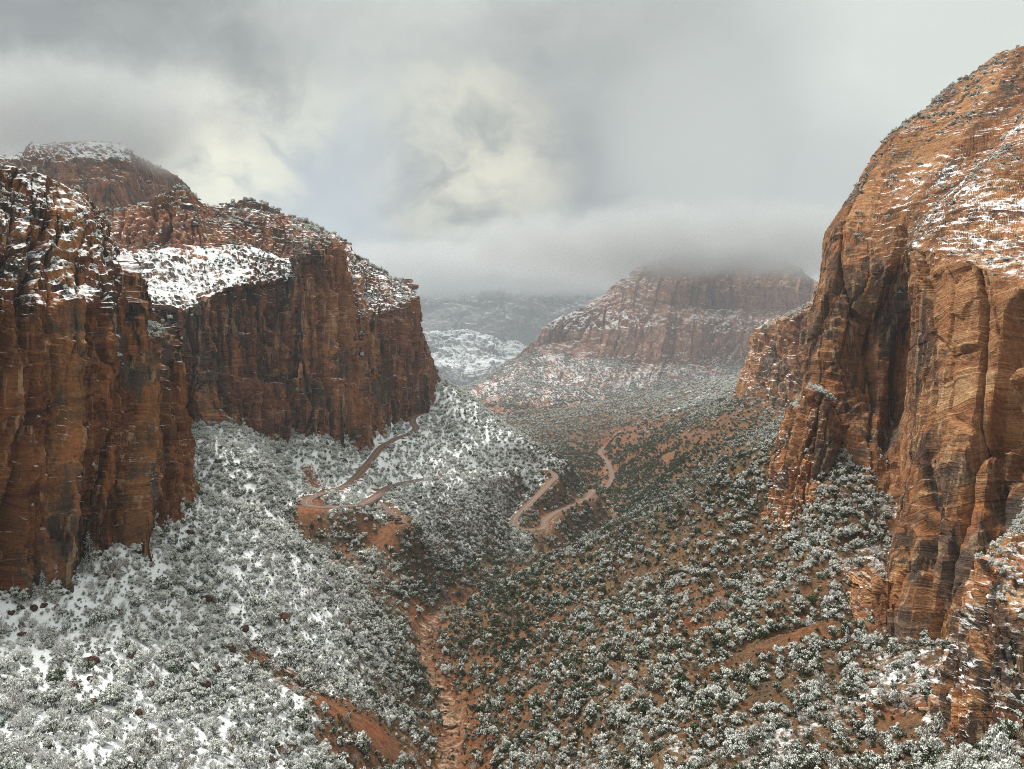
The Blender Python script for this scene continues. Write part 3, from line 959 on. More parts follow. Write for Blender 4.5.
LEFT_MID = [
    [(60, 215, 650), (60, 232, 630), (60, 255, 600), (60, 310, 510), (60, 350, 508), (60, 400, 505), (70, 460, 500)],
    [(120, 208, 640), (118, 228, 620), (115, 250, 600), (118, 310, 512), (118, 350, 510), (122, 400, 507), (135, 452, 502)],
    [(152, 200, 640), (148, 222, 622), (142, 249, 602), (146, 308, 516), (148, 350, 514), (152, 400, 511), (168, 446, 506)],
    [(177, 188, 652), (179, 215, 628), (181, 248, 607), (183, 309, 526), (184, 350, 524), (187, 392, 521), (198, 438, 516)],
    [(206, 204, 668), (214, 224, 644), (221, 246, 622), (228, 288, 552), (230, 330, 549), (236, 380, 546), (250, 426, 541)],
    [(252, 198, 694), (256, 222, 664), (259, 244, 643), (264, 281, 582), (265, 322, 579), (268, 372, 576), (278, 424, 569)],
    [(274, 208, 704), (284, 229, 678), (291, 254, 655), (295, 277, 614), (296, 320, 610), (297, 366, 607), (302, 422, 600)],
    [(290, 217, 694), (296, 232, 652), (299, 244, 612), (300, 258, 596), (301, 320, 591), (303, 370, 588), (310, 418, 583)],
    [(321, 231, 722), (326, 236, 690), (331, 242, 655), (334, 250, 642), (339, 310, 634), (341, 360, 630), (343, 408, 624)],
    [(338, 238, 764), (345, 262, 732), (350, 290, 702), (353, 318, 687), (355, 340, 684), (358, 370, 681), (363, 405, 677)],
    [(363, 258, 814), (371, 275, 792), (378, 295, 767), (383, 314, 747), (385, 335, 744), (387, 360, 741), (391, 396, 736)],
    [(394, 277, 864), (402, 284, 852), (408, 291, 841), (413, 299, 831), (416, 325, 828), (418, 352, 825), (421, 384, 820)],
    [(402, 281, 922), (405, 287, 916), (407, 292, 911), (408, 298, 905), (414, 325, 900), (420, 350, 895), (426, 380, 890)],
    [(385, 283, 1150), (390, 289, 1150), (395, 295, 1150), (398, 302, 1150), (406, 325, 1150), (412, 350, 1150), (418, 380, 1150)],
]


def mid_snow(PX, PY):
    bench = 0.66 * poly_in(PX, PY, [(100, 246), (180, 246), (250, 242), (297, 258), (297, 280), (264, 284), (228, 292), (183, 314), (100, 316)], 5)
    right = poly_in(PX, PY, [(336, 236), (362, 254), (396, 274), (418, 294), (414, 304), (384, 316), (354, 322)], 5)
    return 0.02 + 0.5 * bench + 0.32 * right + 0.06 * (PY < 240) - 0.1 * (PY > 322)


cliff("left_middle_cliff", LEFT_MID, 640, 460, R_MID, 1.2, 1.1, 12, 60, 3.0, mid_snow, seed=8, blocks=1.4, crack=1.4, ledges=((8, 5, 9), (-26, 6, 14)), back=(-30, 200, -60), drop=50)

FAR = [
    [(380, 398, 4300), (380, 399, 4250), (380, 400, 4200), (380, 401, 4150), (380, 402, 4100), (390, 405, 3900), (400, 409, 3600), (420, 414, 3200)],
    [(466, 388, 3600), (465, 389, 3560), (464, 390, 3520), (463, 391, 3480), (462, 392, 3440), (468, 398, 3200), (476, 405, 2900), (490, 413, 2600)],
    [(527, 346, 3500), (526, 350, 3480), (525, 353, 3460), (525, 355, 3440), (524, 358, 3400), (525, 380, 3100), (530, 405, 2700), (540, 431, 2350)],
    [(552, 324, 3500), (552, 330, 3470), (551, 337, 3450), (551, 344, 3430), (550, 352, 3350), (550, 382, 3000), (553, 412, 2600), (562, 443, 2250)],
    [(592, 302, 3550), (590, 312, 3480), (588, 326, 3430), (586, 340, 3380), (585, 361, 3280), (585, 390, 2900), (588, 420, 2500), (594, 449, 2180)],
    [(640, 270, 3700), (636, 285, 3600), (634, 302, 3520), (632, 322, 3420), (628, 362, 3280), (622, 395, 2950), (616, 426, 2500), (614, 448, 2230)],
    [(690, 250, 3800), (688, 284, 3650), (685, 306, 3620), (683, 322, 3520), (678, 364, 3350), (670, 391, 3100), (662, 416, 2800), (656, 437, 2480)],
    [(745, 248, 3850), (745, 284, 3700), (744, 306, 3680), (742, 322, 3580), (738, 366, 3420), (728, 388, 3200), (718, 403, 2950), (706, 417, 2680)],
    [(795, 266, 3900), (795, 290, 3760), (795, 308, 3740), (790, 328, 3640), (790, 370, 3480), (785, 385, 3300), (775, 397, 3050), (766, 405, 2830)],
    [(830, 288, 4000), (830, 300, 3900), (832, 315, 3850), (832, 335, 3750), (832, 372, 3600), (830, 386, 3400), (825, 396, 3150), (818, 404, 2900)],
    [(1000, 285, 4000), (1000, 300, 3900), (1000, 315, 3850), (1000, 335, 3750), (1000, 372, 3600), (1000, 386, 3400), (1000, 396, 3150), (1000, 404, 2900)],
]


def far_snow(PX, PY):
    led = 0.16 * sstep(PY, 312, 320) * (1 - sstep(PY, 330, 336)) + 0.14 * sstep(PY, 352, 356) * (1 - sstep(PY, 385, 415))
    return -0.12 + 1.2 * led + 0.2 * sstep(PX, 540, 560) * (1 - sstep(PX, 640, 660)) * (PY < 330) - 0.35 * sstep(PY, 390, 425)


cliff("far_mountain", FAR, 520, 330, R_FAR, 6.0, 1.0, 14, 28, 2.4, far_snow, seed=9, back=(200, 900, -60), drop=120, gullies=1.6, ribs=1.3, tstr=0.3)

FARFAR = [
    [(x, 288 + 0.4 * dy, 7600), (x, 302 + dy, 7450), (x, 312 + dy, 7300), (x, 330, 7150), (x + 2, 345, 7000), (x + 4, 378, 6500)]
    for x, dy in ((250, -6), (380, 3), (420, 8), (455, 0), (490, 6), (520, -4), (550, 4), (590, -6), (640, 2), (760, 0), (900, 0))]
cliff("distant_mountain", FARFAR, 300, 160, R_DIST, 12.0, 1.0, 16, 22, 3.2, -0.3, seed=10, back=(0, 900, -100), drop=200, gullies=3.0)
PYR = [
    [(360, 340, 6000), (360, 352, 5800), (360, 366, 5600), (360, 384, 5300)],
    [(405, 336, 6000), (405, 350, 5800), (405, 366, 5600), (405, 384, 5300)],
    [(426, 329, 5950), (425, 346, 5750), (424, 366, 5500), (424, 388, 5200)],
    [(443, 333, 5900), (443, 350, 5700), (443, 370, 5450), (444, 391, 5100)],
    [(464, 328, 5900), (462, 345, 5650), (460, 366, 5350), (458, 391, 5000)],
    [(490, 334, 5950), (490, 350, 5700), (490, 370, 5450), (490, 391, 5100)],
    [(515, 340, 6050), (518, 355, 5850), (520, 372, 5600), (522, 391, 5300)],
    [(545, 342, 6100), (548, 358, 5900), (550, 375, 5700), (552, 391, 5400)],
    [(620, 350, 6200), (620, 362, 6000), (620, 378, 5800), (620, 395, 5500)],
]
cliff("distant_hill", PYR, 260, 140, R_DIST, 9.0, 1.2, 16, 22, 2.0, lambda PX, PY: 0.34 - 0.85 * sstep(PY, 352, 384), seed=12, back=(0, 600, -80), drop=150, gullies=5.0)

# ------------------------------------------------------------------ road
def road_material():
    m, t = new_mat("red_asphalt")
    P = t.add('ShaderNodeNewGeometry').outputs['Position']
    n = t.noise(P, 0.6, 5, 0.6)
    col = t.ramp(n, [(0.3, (0.11, 0.07, 0.058)), (0.7, (0.19, 0.125, 0.105))])
    finish(t, col, 0.7)
    return m


def line_material():
    m, t = new_mat("road_paint")
    P = t.add('ShaderNodeNewGeometry').outputs['Position']
    n = t.noise(P, 1.0, 4, 0.6)
    finish(t, t.ramp(n, [(0.3, (0.35, 0.22, 0.05)), (0.7, (0.5, 0.33, 0.08))]), 0.8)
    return m


def kerb_material():
    m, t = new_mat("sandstone_kerb")
    P = t.add('ShaderNodeNewGeometry').outputs['Position']
    n = t.noise(P, 0.7, 4, 0.6)
    finish(t, t.ramp(n, [(0.3, (0.22, 0.13, 0.09)), (0.7, (0.4, 0.29, 0.22))]), 0.9)
    return m


def ribbon(path, offs, dz, thick=0.0):
    d = np.gradient(path[:, :2], axis=0)
    d /= np.linalg.norm(d, axis=1, keepdims=True) + 1e-9
    nn = np.stack([-d[:, 1], d[:, 0]], 1)
    rows = []
    for o_, z_ in zip(offs, dz):
        rows.append(np.column_stack([path[:, :2] + nn * o_, path[:, 2] + z_]))
    V = np.stack(rows, 0)
    return V.reshape(-1, 3), grid_faces(len(offs), len(path))


ASPH, LINE, KERB = road_material(), line_material(), kerb_material()
for i, (path, w) in enumerate(ROADS):
    V, F = ribbon(path, (-w / 2 - .8, -w / 2, 0, w / 2, w / 2 + .8), (-1.2, 0, 0.08, 0, -1.2))
    put("road" if i < 3 else "dirt_track", mesh_from("road", V, F), ASPH, kind="structure")
    if i < 2:
        V, F = ribbon(path, (-0.15, 0.15), (0.085, 0.085))
        put("road_marking", mesh_from("road_marking", V, F), LINE, kind="structure")
        V, F = ribbon(path, (w / 2 - .1, w / 2, w / 2 + .3, w / 2 + .4), (-.2, .35, .35, -.4))
        put("road_kerb", mesh_from("road_kerb", V, F), KERB, kind="structure")

# ------------------------------------------------------------------ vegetation
def leaf_material():
    m, t = new_mat("snowy_foliage")
    oi = t.add('ShaderNodeObjectInfo')
    P = t.add('ShaderNodeNewGeometry').outputs['Position']
    tone = t.attr('tone').outputs['Fac']
    up = t.attr('up').outputs['Fac']
    sn = t.attr('snow', 'INSTANCER').outputs['Fac']
    green = t.ramp(tone, [(0.0, (0.014, 0.022, 0.008)), (0.5, (0.05, 0.074, 0.026)), (1.0, (0.10, 0.13, 0.052))])
    olive = t.ramp(tone, [(0.0, (0.018, 0.015, 0.008)), (0.5, (0.055, 0.05, 0.027)), (1.0, (0.11, 0.10, 0.06))])
    col = t.mix(t.smooth(oi.outputs['Random'], 0.45, 1.0), green, olive)
    k = t.smooth(t.math('ADD', up, sn), 0.82, 1.2)
    col = t.mix(t.math('MULTIPLY', k, 0.93), col, (0.76, 0.77, 0.735, 1))
    finish(t, col, 0.85)
    return m


def twig_material():
    m, t = new_mat("frosted_twigs")
    oi = t.add('ShaderNodeObjectInfo')
    tone = t.attr('tone').outputs['Fac']
    up = t.attr('up').outputs['Fac']
    sn = t.attr('snow', 'INSTANCER').outputs['Fac']
    a = t.ramp(tone, [(0.0, (0.09, 0.06, 0.045)), (0.6, (0.22, 0.17, 0.13)), (1.0, (0.36, 0.30, 0.24))])
    b = t.ramp(tone, [(0.0, (0.10, 0.055, 0.03)), (0.6, (0.22, 0.14, 0.075)), (1.0, (0.34, 0.24, 0.14))])
    col = t.mix(t.smooth(oi.outputs['Random'], 0.5, 1.0), a, b)
    k = t.smooth(t.math('ADD', up, sn), 0.95, 1.15)
    col = t.mix(t.math('MULTIPLY', k, 0.8), col, (0.76, 0.77, 0.77, 1))
    finish(t, col, 0.9)
    return m


def bark_material():
    m, t = new_mat("bark")
    P = t.add('ShaderNodeNewGeometry').outputs['Position']
    n = t.noise(t.scale(P, (6, 6, 1.2)), 1.0, 4, 0.6)
    finish(t, t.ramp(n, [(0.3, (0.05, 0.032, 0.022)), (0.7, (0.14, 0.095, 0.065))]), 0.95)
    return m


def boulder_material(name, stops):
    m, t = new_mat(name)
    geo = t.add('ShaderNodeNewGeometry')
    P = geo.outputs['Position']
    n = t.noise(P, 0.8, 6, 0.65)
    col = t.ramp(n, stops)
    sepn = t.add('ShaderNodeSeparateXYZ')
    t.link(geo.outputs['Normal'], sepn.inputs[0])
    sn = t.attr('snow', 'OBJECT').outputs['Fac']
    n3 = t.noise(P, 0.9, 5, 0.7)
    k = t.smooth(t.math('ADD', t.math('ADD', sepn.outputs[2], sn), t.math('MULTIPLY', t.math('SUBTRACT', n3, 0.5), 1.2)), 0.98, 1.08)
    col = t.mix(k, col, SNOW)
    finish(t, col, 0.92, n, 0.8, 0.5)
    return m


LEAF, TWIG, BARK = leaf_material(), twig_material(), bark_material()
STONE_RED = boulder_material("boulder_rust", [(0.32, (0.02, 0.011, 0.009)), (0.5, (0.06, 0.03, 0.021)), (0.68, (0.14, 0.075, 0.045))])
STONE_TAN = boulder_material("boulder_tan", [(0.32, (0.11, 0.065, 0.042)), (0.5, (0.25, 0.155, 0.1)), (0.68, (0.42, 0.30, 0.21))])


def quads_at(C, A, B):
    """quads centred at C with half axes A and B"""
    V = np.stack([C - A - B * 0.5, C + A * 0.2 - B, C + A + B * 0.4, C - A * 0.3 + B], 1)
    n = len(C)
    return V.reshape(-1, 3), np.arange(4 * n).reshape(n, 4)


def unit(v):
    return v / (np.linalg.norm(v, axis=-1, keepdims=True) + 1e-9)


def shrub_mesh(seed, wide=0.62, clumps=13, per=46, upright=0.0, stems=3):
    """pinyon and juniper scrub: lobes of small leaf sprays on short crooked stems, about 1 m tall before scaling"""
    r = np.random.default_rng(seed)
    VV, FF, UP, TN = [], [], [], []
    nv = 0
    cs = []
    for i in range(clumps):
        ang = r.uniform(0, 2 * np.pi)
        rad = wide * np.sqrt(r.uniform(0, 1)) * 0.8
        top = (0.78 - 0.45 * (rad / wide) ** 2) * r.uniform(0.75, 1.1)
        h = r.uniform(0.28, max(0.32, top))
        if i < 4:
            h = top
        cs.append((rad * math.cos(ang), rad * math.sin(ang), h, r.uniform(0.15, 0.28) * (1.15 - 0.35 * h)))
    for cx, cy_, cz, cr in cs:
        n = int(per * (cr / 0.2) ** 1.5)
        dirs = unit(r.normal(size=(n, 3)))
        dirs[:, 2] = np.where(dirs[:, 2] < -0.35, -dirs[:, 2], dirs[:, 2])
        rr = cr * r.uniform(0.55, 1.08, (n, 1))
        C = np.array([cx, cy_, cz]) + dirs * rr * np.array([1, 1, 0.85 + upright])
        nn = unit(dirs + r.normal(scale=0.55, size=(n, 3)))
        A = unit(np.cross(nn, r.normal(size=(n, 3)))) * r.uniform(0.035, 0.075, (n, 1))
        B = unit(np.cross(nn, A)) * r.uniform(0.03, 0.06, (n, 1))
        V, F = quads_at(C, A, B)
        up = 0.42 * dirs[:, 2] + 0.35 * C[:, 2] + r.normal(scale=0.17, size=n)
        VV.append(V); FF.append(F + nv); nv += len(V)
        UP.append(np.repeat(up, 4)); TN.append(np.repeat(np.clip(r.normal(0.5, 0.25, n), 0, 1), 4))
    # stems
    for i in range(stems):
        p0 = np.array([r.normal(scale=.05), r.normal(scale=.05), -0.15])
        tgt = np.array(cs[i % len(cs)][:3])
        w = np.array([0.028, 0, 0]); w2 = np.array([0, 0.028, 0])
        mid = (p0 + tgt) / 2 + r.normal(scale=.05, size=3)
        for a, b in ((p0, mid), (mid, tgt)):
            for ww in (w, w2):
                VV.append(np.array([a - ww, a + ww, b + ww * .6, b - ww * .6])); FF.append(np.arange(4)[None] + nv); nv += 4
                UP.append(np.full(4, -1.0)); TN.append(np.full(4, 0.1))
    return np.concatenate(VV), np.concatenate(FF), np.concatenate(UP), np.concatenate(TN)


def twig_mesh(seed, n=260, wide=0.55):
    """leafless brush: a sheaf of thin frosted twigs that fork outward"""
    r = np.random.default_rng(seed)
    VV, FF, UP, TN = [], [], [], []
    nv = 0
    for i in range(14):
        ang = r.uniform(0, 2 * np.pi)
        out = r.uniform(0.15, 1.0) * wide
        tip = np.array([out * math.cos(ang), out * math.sin(ang), r.uniform(0.6, 1.0) * (1 - 0.35 * out / wide)])
        root = np.array([r.normal(scale=.06), r.normal(scale=.06), -.1])
        m = n // 14
        f = r.uniform(0.3, 1.0, (m, 1))
        C = root + (tip - root) * f + r.normal(scale=.085, size=(m, 3))
        d = unit((tip - root) + r.normal(scale=0.55, size=(m, 3)))
        A = d * r.uniform(0.06, 0.13, (m, 1))
        B = unit(np.cross(d, r.normal(size=(m, 3)))) * r.uniform(0.009, 0.02, (m, 1))
        V, F = quads_at(C, A, B)
        VV.append(V); FF.append(F + nv); nv += len(V)
        UP.append(np.repeat(0.3 * C[:, 2] + 0.25 + r.normal(scale=0.2, size=m), 4)); TN.append(np.repeat(np.clip(r.normal(0.6, 0.25, m), 0, 1), 4))
        w = unit(np.cross(tip - root, [0.3, 0.8, 0.1])) * 0.014
        VV.append(np.array([root - w, root + w, tip + w * .3, tip - w * .3])); FF.append(np.arange(4)[None] + nv); nv += 4
        UP.append(np.full(4, -.2)); TN.append(np.full(4, 0.2))
    return np.concatenate(VV), np.concatenate(FF), np.concatenate(UP), np.concatenate(TN)


SHRUB_ME = []
for i, (wd, cl, upz) in enumerate([(0.62, 13, 0.0), (0.78, 16, -0.1), (0.5, 12, 0.15), (0.7, 11, 0.0), (0.58, 17, 0.05), (0.85, 19, -0.1), (0.36, 12, 0.45), (0.42, 10, 0.3)]):
    V, F, U, T_ = shrub_mesh(100 + i, wd, cl, 46, upz)
    me = mesh_from("juniper_shrub", V, F, dict(up=U, tone=T_))
    me.materials.append(LEAF)
    SHRUB_ME.append(me)
TWIG_ME = []
for i, wd in enumerate((0.5, 0.7, 0.6)):
    V, F, U, T_ = twig_mesh(200 + i, 300, wd)
    me = mesh_from("bare_shrub", V, F, dict(up=U, tone=T_))
    me.materials.append(TWIG)
    TWIG_ME.append(me)

# which cells of the terrain does the viewer see past nearer ground?
QS = TZ / YY
_run = np.maximum.accumulate(QS, axis=0)
VIS = (QS >= np.vstack([np.full((1, NA), -9.0), _run[:-1]]) - 0.035)


_tn = np.abs(grid_normals(np.stack([XX, YY, TZ], -1))[..., 2])
TSTEEP = np.clip(1 / np.maximum(_tn, 0.3), 1, 2.4)


def scatter(y0, y1, cell, keepfn, amax=0.95):
    """jittered grid in plan between two distances, closer on steep ground"""
    cell = cell * 0.74
    xs = np.arange(-amax * y1, amax * y1, cell)
    ys = np.arange(y0, y1, cell)
    X, Y = np.meshgrid(xs, ys)
    X = X + RNG.uniform(-.48, .48, X.shape) * cell
    Y = Y + RNG.uniform(-.48, .48, Y.shape) * cell
    m = (np.abs(X) < amax * Y) & (Y > y0 * 0.98)
    X, Y = X[m], Y[m]
    veg, bare, wash, road, snow = [sample(G_, X, Y) for G_ in (TVEG, TBARE, TWASH, TROAD, TSNOW)]
    vis = sample(VIS.astype(np.float32), X, Y)
    rt = sstep(X, 5, 40)
    cl = (fbm(X / 17, Y / 17, 0 * X + 3, 3) * 0.5 + fbm(X / 55, Y / 55, 0 * X + 8, 2) * 0.35) * (1 - 0.5 * rt) + rt * (1.35 * fbm((X + 0.3 * Y) / 52, (Y - 0.3 * X) / 11.5, 0 * X + 6, 3) - 0.27 * sstep(Y, 700, 500))
    p = veg * 1.12 + 0.6 * cl - 1.35 * bare - 0.65 * wash - 0.04
    k = (RNG.random(X.shape) < keepfn(p, Y) * np.clip(0.48 * sample(TSTEEP, X, Y), 0, 1)) & (road > 1.5) & (vis > 0.05)
    X, Y = X[k], Y[k]
    return np.stack([X, Y, sample(TZ, X, Y)], 1), snow[k], veg[k], bare[k], wash[k]


def in_cliff(P):
    """points the lofted walls have swallowed: behind the nearest cliff skin seen from the viewer"""
    px, py, d = project(P)
    gx = np.clip((px / 4).astype(int), -60, 330) + 60
    gy = np.clip((py / 4).astype(int), -30, 240) + 30
    return DEPTH[gy, gx] < d - 6


DEPTH = np.full((271, 391), 1e9)
for nm, P, n2, PX, PY, _st in CLIFFS:
    gx = (PX / 4).astype(int) + 60; gy = (PY / 4).astype(int) + 30
    ok = (gx >= 0) & (gx < 391) & (gy >= 0) & (gy < 271)
    dd = project(P)[2]
    np.minimum.at(DEPTH, (gy[ok], gx[ok]), dd[ok])

BATCH = []
for (y0, y1, cell, smin, smax) in ((95, 330, 2.25, 0.7, 4.6), (330, 720, 2.4, 1.1, 4.8), (720, 1300, 4.2, 2.4, 5.6), (1300, 3000, 8.0, 4.0, 8.0)):
    P, sn, vg, br, ws = scatter(y0, y1, cell, lambda p, Y: np.clip(p, 0, 0.95))
    ok = ~in_cliff(P)
    P, sn, vg, br = P[ok], sn[ok], vg[ok], br[ok]
    sz = smin + (smax - smin) * RNG.beta(1.3, 2.7, len(P))
    tw = RNG.random(len(P)) < np.clip(0.16 + 0.35 * fbm(P[:, 0] / 40, P[:, 1] / 40, 0 * sz + 5.5, 2) + 0.3 * (ws[ok] > 0.02) + 0.28 * (P[:, 1] < 270) * (P[:, 0] < -10), 0.03, 0.6)
    if y0 >= 720:
        tw[:] = False
    qx, qy, _ = project(P)
    g_ = lambda bx, by, rx, ry: np.exp(-((qx - bx) / rx) ** 2 - ((qy - by) / ry) ** 2)
    s_amt = 0.57 + 0.33 * sn + RNG.normal(0, 0.21, len(P)) + 0.16 * fbm(P[:, 0] / 45, P[:, 1] / 45, 0 * sz + 2.5, 3)
    s_amt = s_amt - 0.28 * g_(460, 575, 90, 45) - 0.42 * g_(610, 500, 80, 40) - 0.08 * g_(500, 520, 70, 40) - 0.45 * g_(620, 455, 90, 30) - 0.25 * g_(500, 640, 70, 60) - 0.2 * g_(700, 450, 80, 40)
    s_amt = np.clip(s_amt, -0.1, 0.95)
    BATCH.append((P, sz, s_amt, tw))
VP = np.concatenate([b[0] for b in BATCH]); VS = np.concatenate([b[1] for b in BATCH]); VN = np.concatenate([b[2] for b in BATCH]); VT = np.concatenate([b[3] for b in BATCH])

# scrub on the ledges of the walls
LP, LS, LN = [], [], []
for nm, P, n2, PX, PY, _st in CLIFFS:
    if nm in ("far_mountain", "distant_mountain", "distant_hill"):
        continue
    dep = project(P)[2]
    dens = dict(right_cliff=.03, cliff_buttress=.2, cliff_foot=.1, cliff_outcrop=.04, right_distant_cliff=.06, left_cliff=.06, left_dome_cliff=.05, left_middle_cliff=.05).get(nm, .05)
    p = dens * sstep(n2[..., 2], 0.5, 0.85) * (1 - 0.93 * sstep(_st, 0.55, 0.9)) * (0.25 + 1.6 * np.clip(fbm(P[..., 0] / 25, P[..., 1] / 25, P[..., 2] / 25, 3) + .1, 0, 1))
    if nm == 'left_middle_cliff':
        p = p * (1 + 4 * poly_in(PX, PY, [(100, 246), (180, 246), (250, 242), (297, 258), (297, 280), (264, 284), (228, 292), (183, 314), (100, 316)], 5))
    m = (RNG.random(p.shape) < p) & (PX > -80) & (PX < 1100) & (PY > 0) & (PY < 800)
    bench_ = (nm == 'left_middle_cliff') * (PY[m] > 238) * (PX[m] < 305)
    LP.append(P[m]); LS.append((1 - 0.45 * bench_) * np.clip(RNG.beta(1.5, 3, m.sum()) * (1.6 if nm == 'right_cliff' else 2.8) + 0.8, 0, 4) * np.clip(dep[m] / 350, 0.6, 1.6)); LN.append(RNG.normal(0.78, 0.12, m.sum()) - 0.4 * bench_)
for nm, P, n2, PX, PY, _st in CLIFFS:
    if nm != "far_mountain":
        continue
    p = 0.55 * sstep(PY, 348, 362) * np.clip(0.6 + fbm(P[..., 0] / 160, P[..., 1] / 160, P[..., 2] / 160, 3), 0, 1) * (PX > 440) * (PX < 800)
    m = RNG.random(p.shape) < p
    LP.append(P[m]); LS.append(RNG.uniform(4, 9, m.sum())); LN.append(RNG.normal(0.66, 0.15, m.sum()) - 0.5 * sstep(PY[m], 385, 420))
LP, LS, LN = np.concatenate(LP), np.concatenate(LS), np.concatenate(LN)

# ---- single shrubs: the ones that show largest
px, py, dd = project(VP + np.array([0, 0, 1.0]) * VS[:, None] * 0.5)
big = VS / dd * FPX
inside = (px > 4) & (px < W - 4) & (py > 4) & (py < H - 4) & (DEPTH[np.clip((py / 4).astype(int), -30, 240) + 30, np.clip((px / 4).astype(int), -60, 330) + 60] > dd - 1)
inside &= sample(VIS.astype(np.float32), VP[:, 0], VP[:, 1]) > 0.6
single = np.zeros(len(VP), bool)
for kind, n in ((False, 280), (True, 110)):
    cand = np.where(inside & (VT == kind))[0]
    cand = cand[np.argsort(-big[cand])][:n]
    single[cand] = True

PLACES = [  # a name one can find in the picture, a pixel near it
    ("under the snow-dusted conifers by the left wall", 70, 625), ("on the snowy slope in the near left corner", 60, 735),
    ("on the snowy slope left of the red cut bank", 190, 700), ("above the red cut bank", 265, 640), ("below the red cut bank", 330, 745),
    ("on the red cut bank", 320, 700), ("at the left foot of the rusty fluted wall", 150, 580), ("on the frosted ridge above the wash", 370, 660),
    ("on the left bank of the dry wash", 415, 735), ("in the dry wash", 450, 740), ("on the right bank of the dry wash", 490, 735),
    ("in the brushy hollow right of the wash", 560, 740), ("around the flat snow patch", 690, 740), ("on the orange slope above the snow patch", 700, 650),
    ("on the orange slope under the buttress", 780, 590), ("in the gully beside the buttress", 850, 540), ("at the foot of the big right wall", 880, 715),
    ("beside the layered outcrop in the near right corner", 920, 740), ("on the mid slope right of the wash", 590, 670), ("in the trees below the block at the wall foot", 820, 700)]
ORD = "first second third fourth fifth sixth seventh eighth ninth tenth eleventh twelfth thirteenth fourteenth fifteenth sixteenth seventeenth eighteenth nineteenth twentieth".split()


def ordinal(k):
    if k < 20:
        return ORD[k]
    tens = {2: "twenty", 3: "thirty", 4: "forty", 5: "fifty", 6: "sixty", 7: "seventy", 8: "eighty"}
    t, u = divmod(k + 1, 10)
    return ordinal_tens(t) if u == 0 else tens[t] + "-" + ORD[u - 1]


def ordinal_tens(t):
    return {2: "twentieth", 3: "thirtieth", 4: "fortieth", 5: "fiftieth", 6: "sixtieth", 7: "seventieth", 8: "eightieth"}[t]


def snow_word(a, twig):
    if twig:
        return "bare grey" if a < 0.5 else "bare whitened"
    return "green" if a < 0.35 else "half-snowed" if a < 0.6 else "snowy"


def place_singles(idx, meshes, name, noun, cat):
    bag = {}
    for i in idx:
        pl = min(range(len(PLACES)), key=lambda q: (px[i] - PLACES[q][1]) ** 2 + (py[i] - PLACES[q][2]) ** 2)
        bag.setdefault((snow_word(VN[i], VT[i]), pl), []).append(i)
    first = {}
    for (sw, pl), L in bag.items():
        L.sort(key=lambda i: px[i])
        for k, i in enumerate(L):
            v = int(RNG.integers(len(meshes)))
            o = bpy.data.objects.new(name, meshes[v])
            COL.objects.link(o)
            o.location = VP[i] - np.array([0, 0, 0.1])
            o.scale = (VS[i] * RNG.uniform(.8, 1.05), VS[i] * RNG.uniform(.8, 1.05), VS[i] * 1.22)
            o.rotation_euler = (0, 0, RNG.uniform(0, 6.28))
            o['snow'] = float(VN[i])
            o['category'] = cat
            where = PLACES[pl][0]
            o['label'] = ("%s %s %s" % (sw, noun, where)) + (", %s from left" % ordinal(k) if len(L) > 1 else "")
            o['group'] = noun + "s " + where
            first.setdefault(v, o)
    return first


proto_s = place_singles(np.where(single & ~VT)[0], SHRUB_ME, "juniper_shrub", "juniper", "shrub")
proto_t = place_singles(np.where(single & VT)[0], TWIG_ME, "bare_shrub", "bush", "bush")


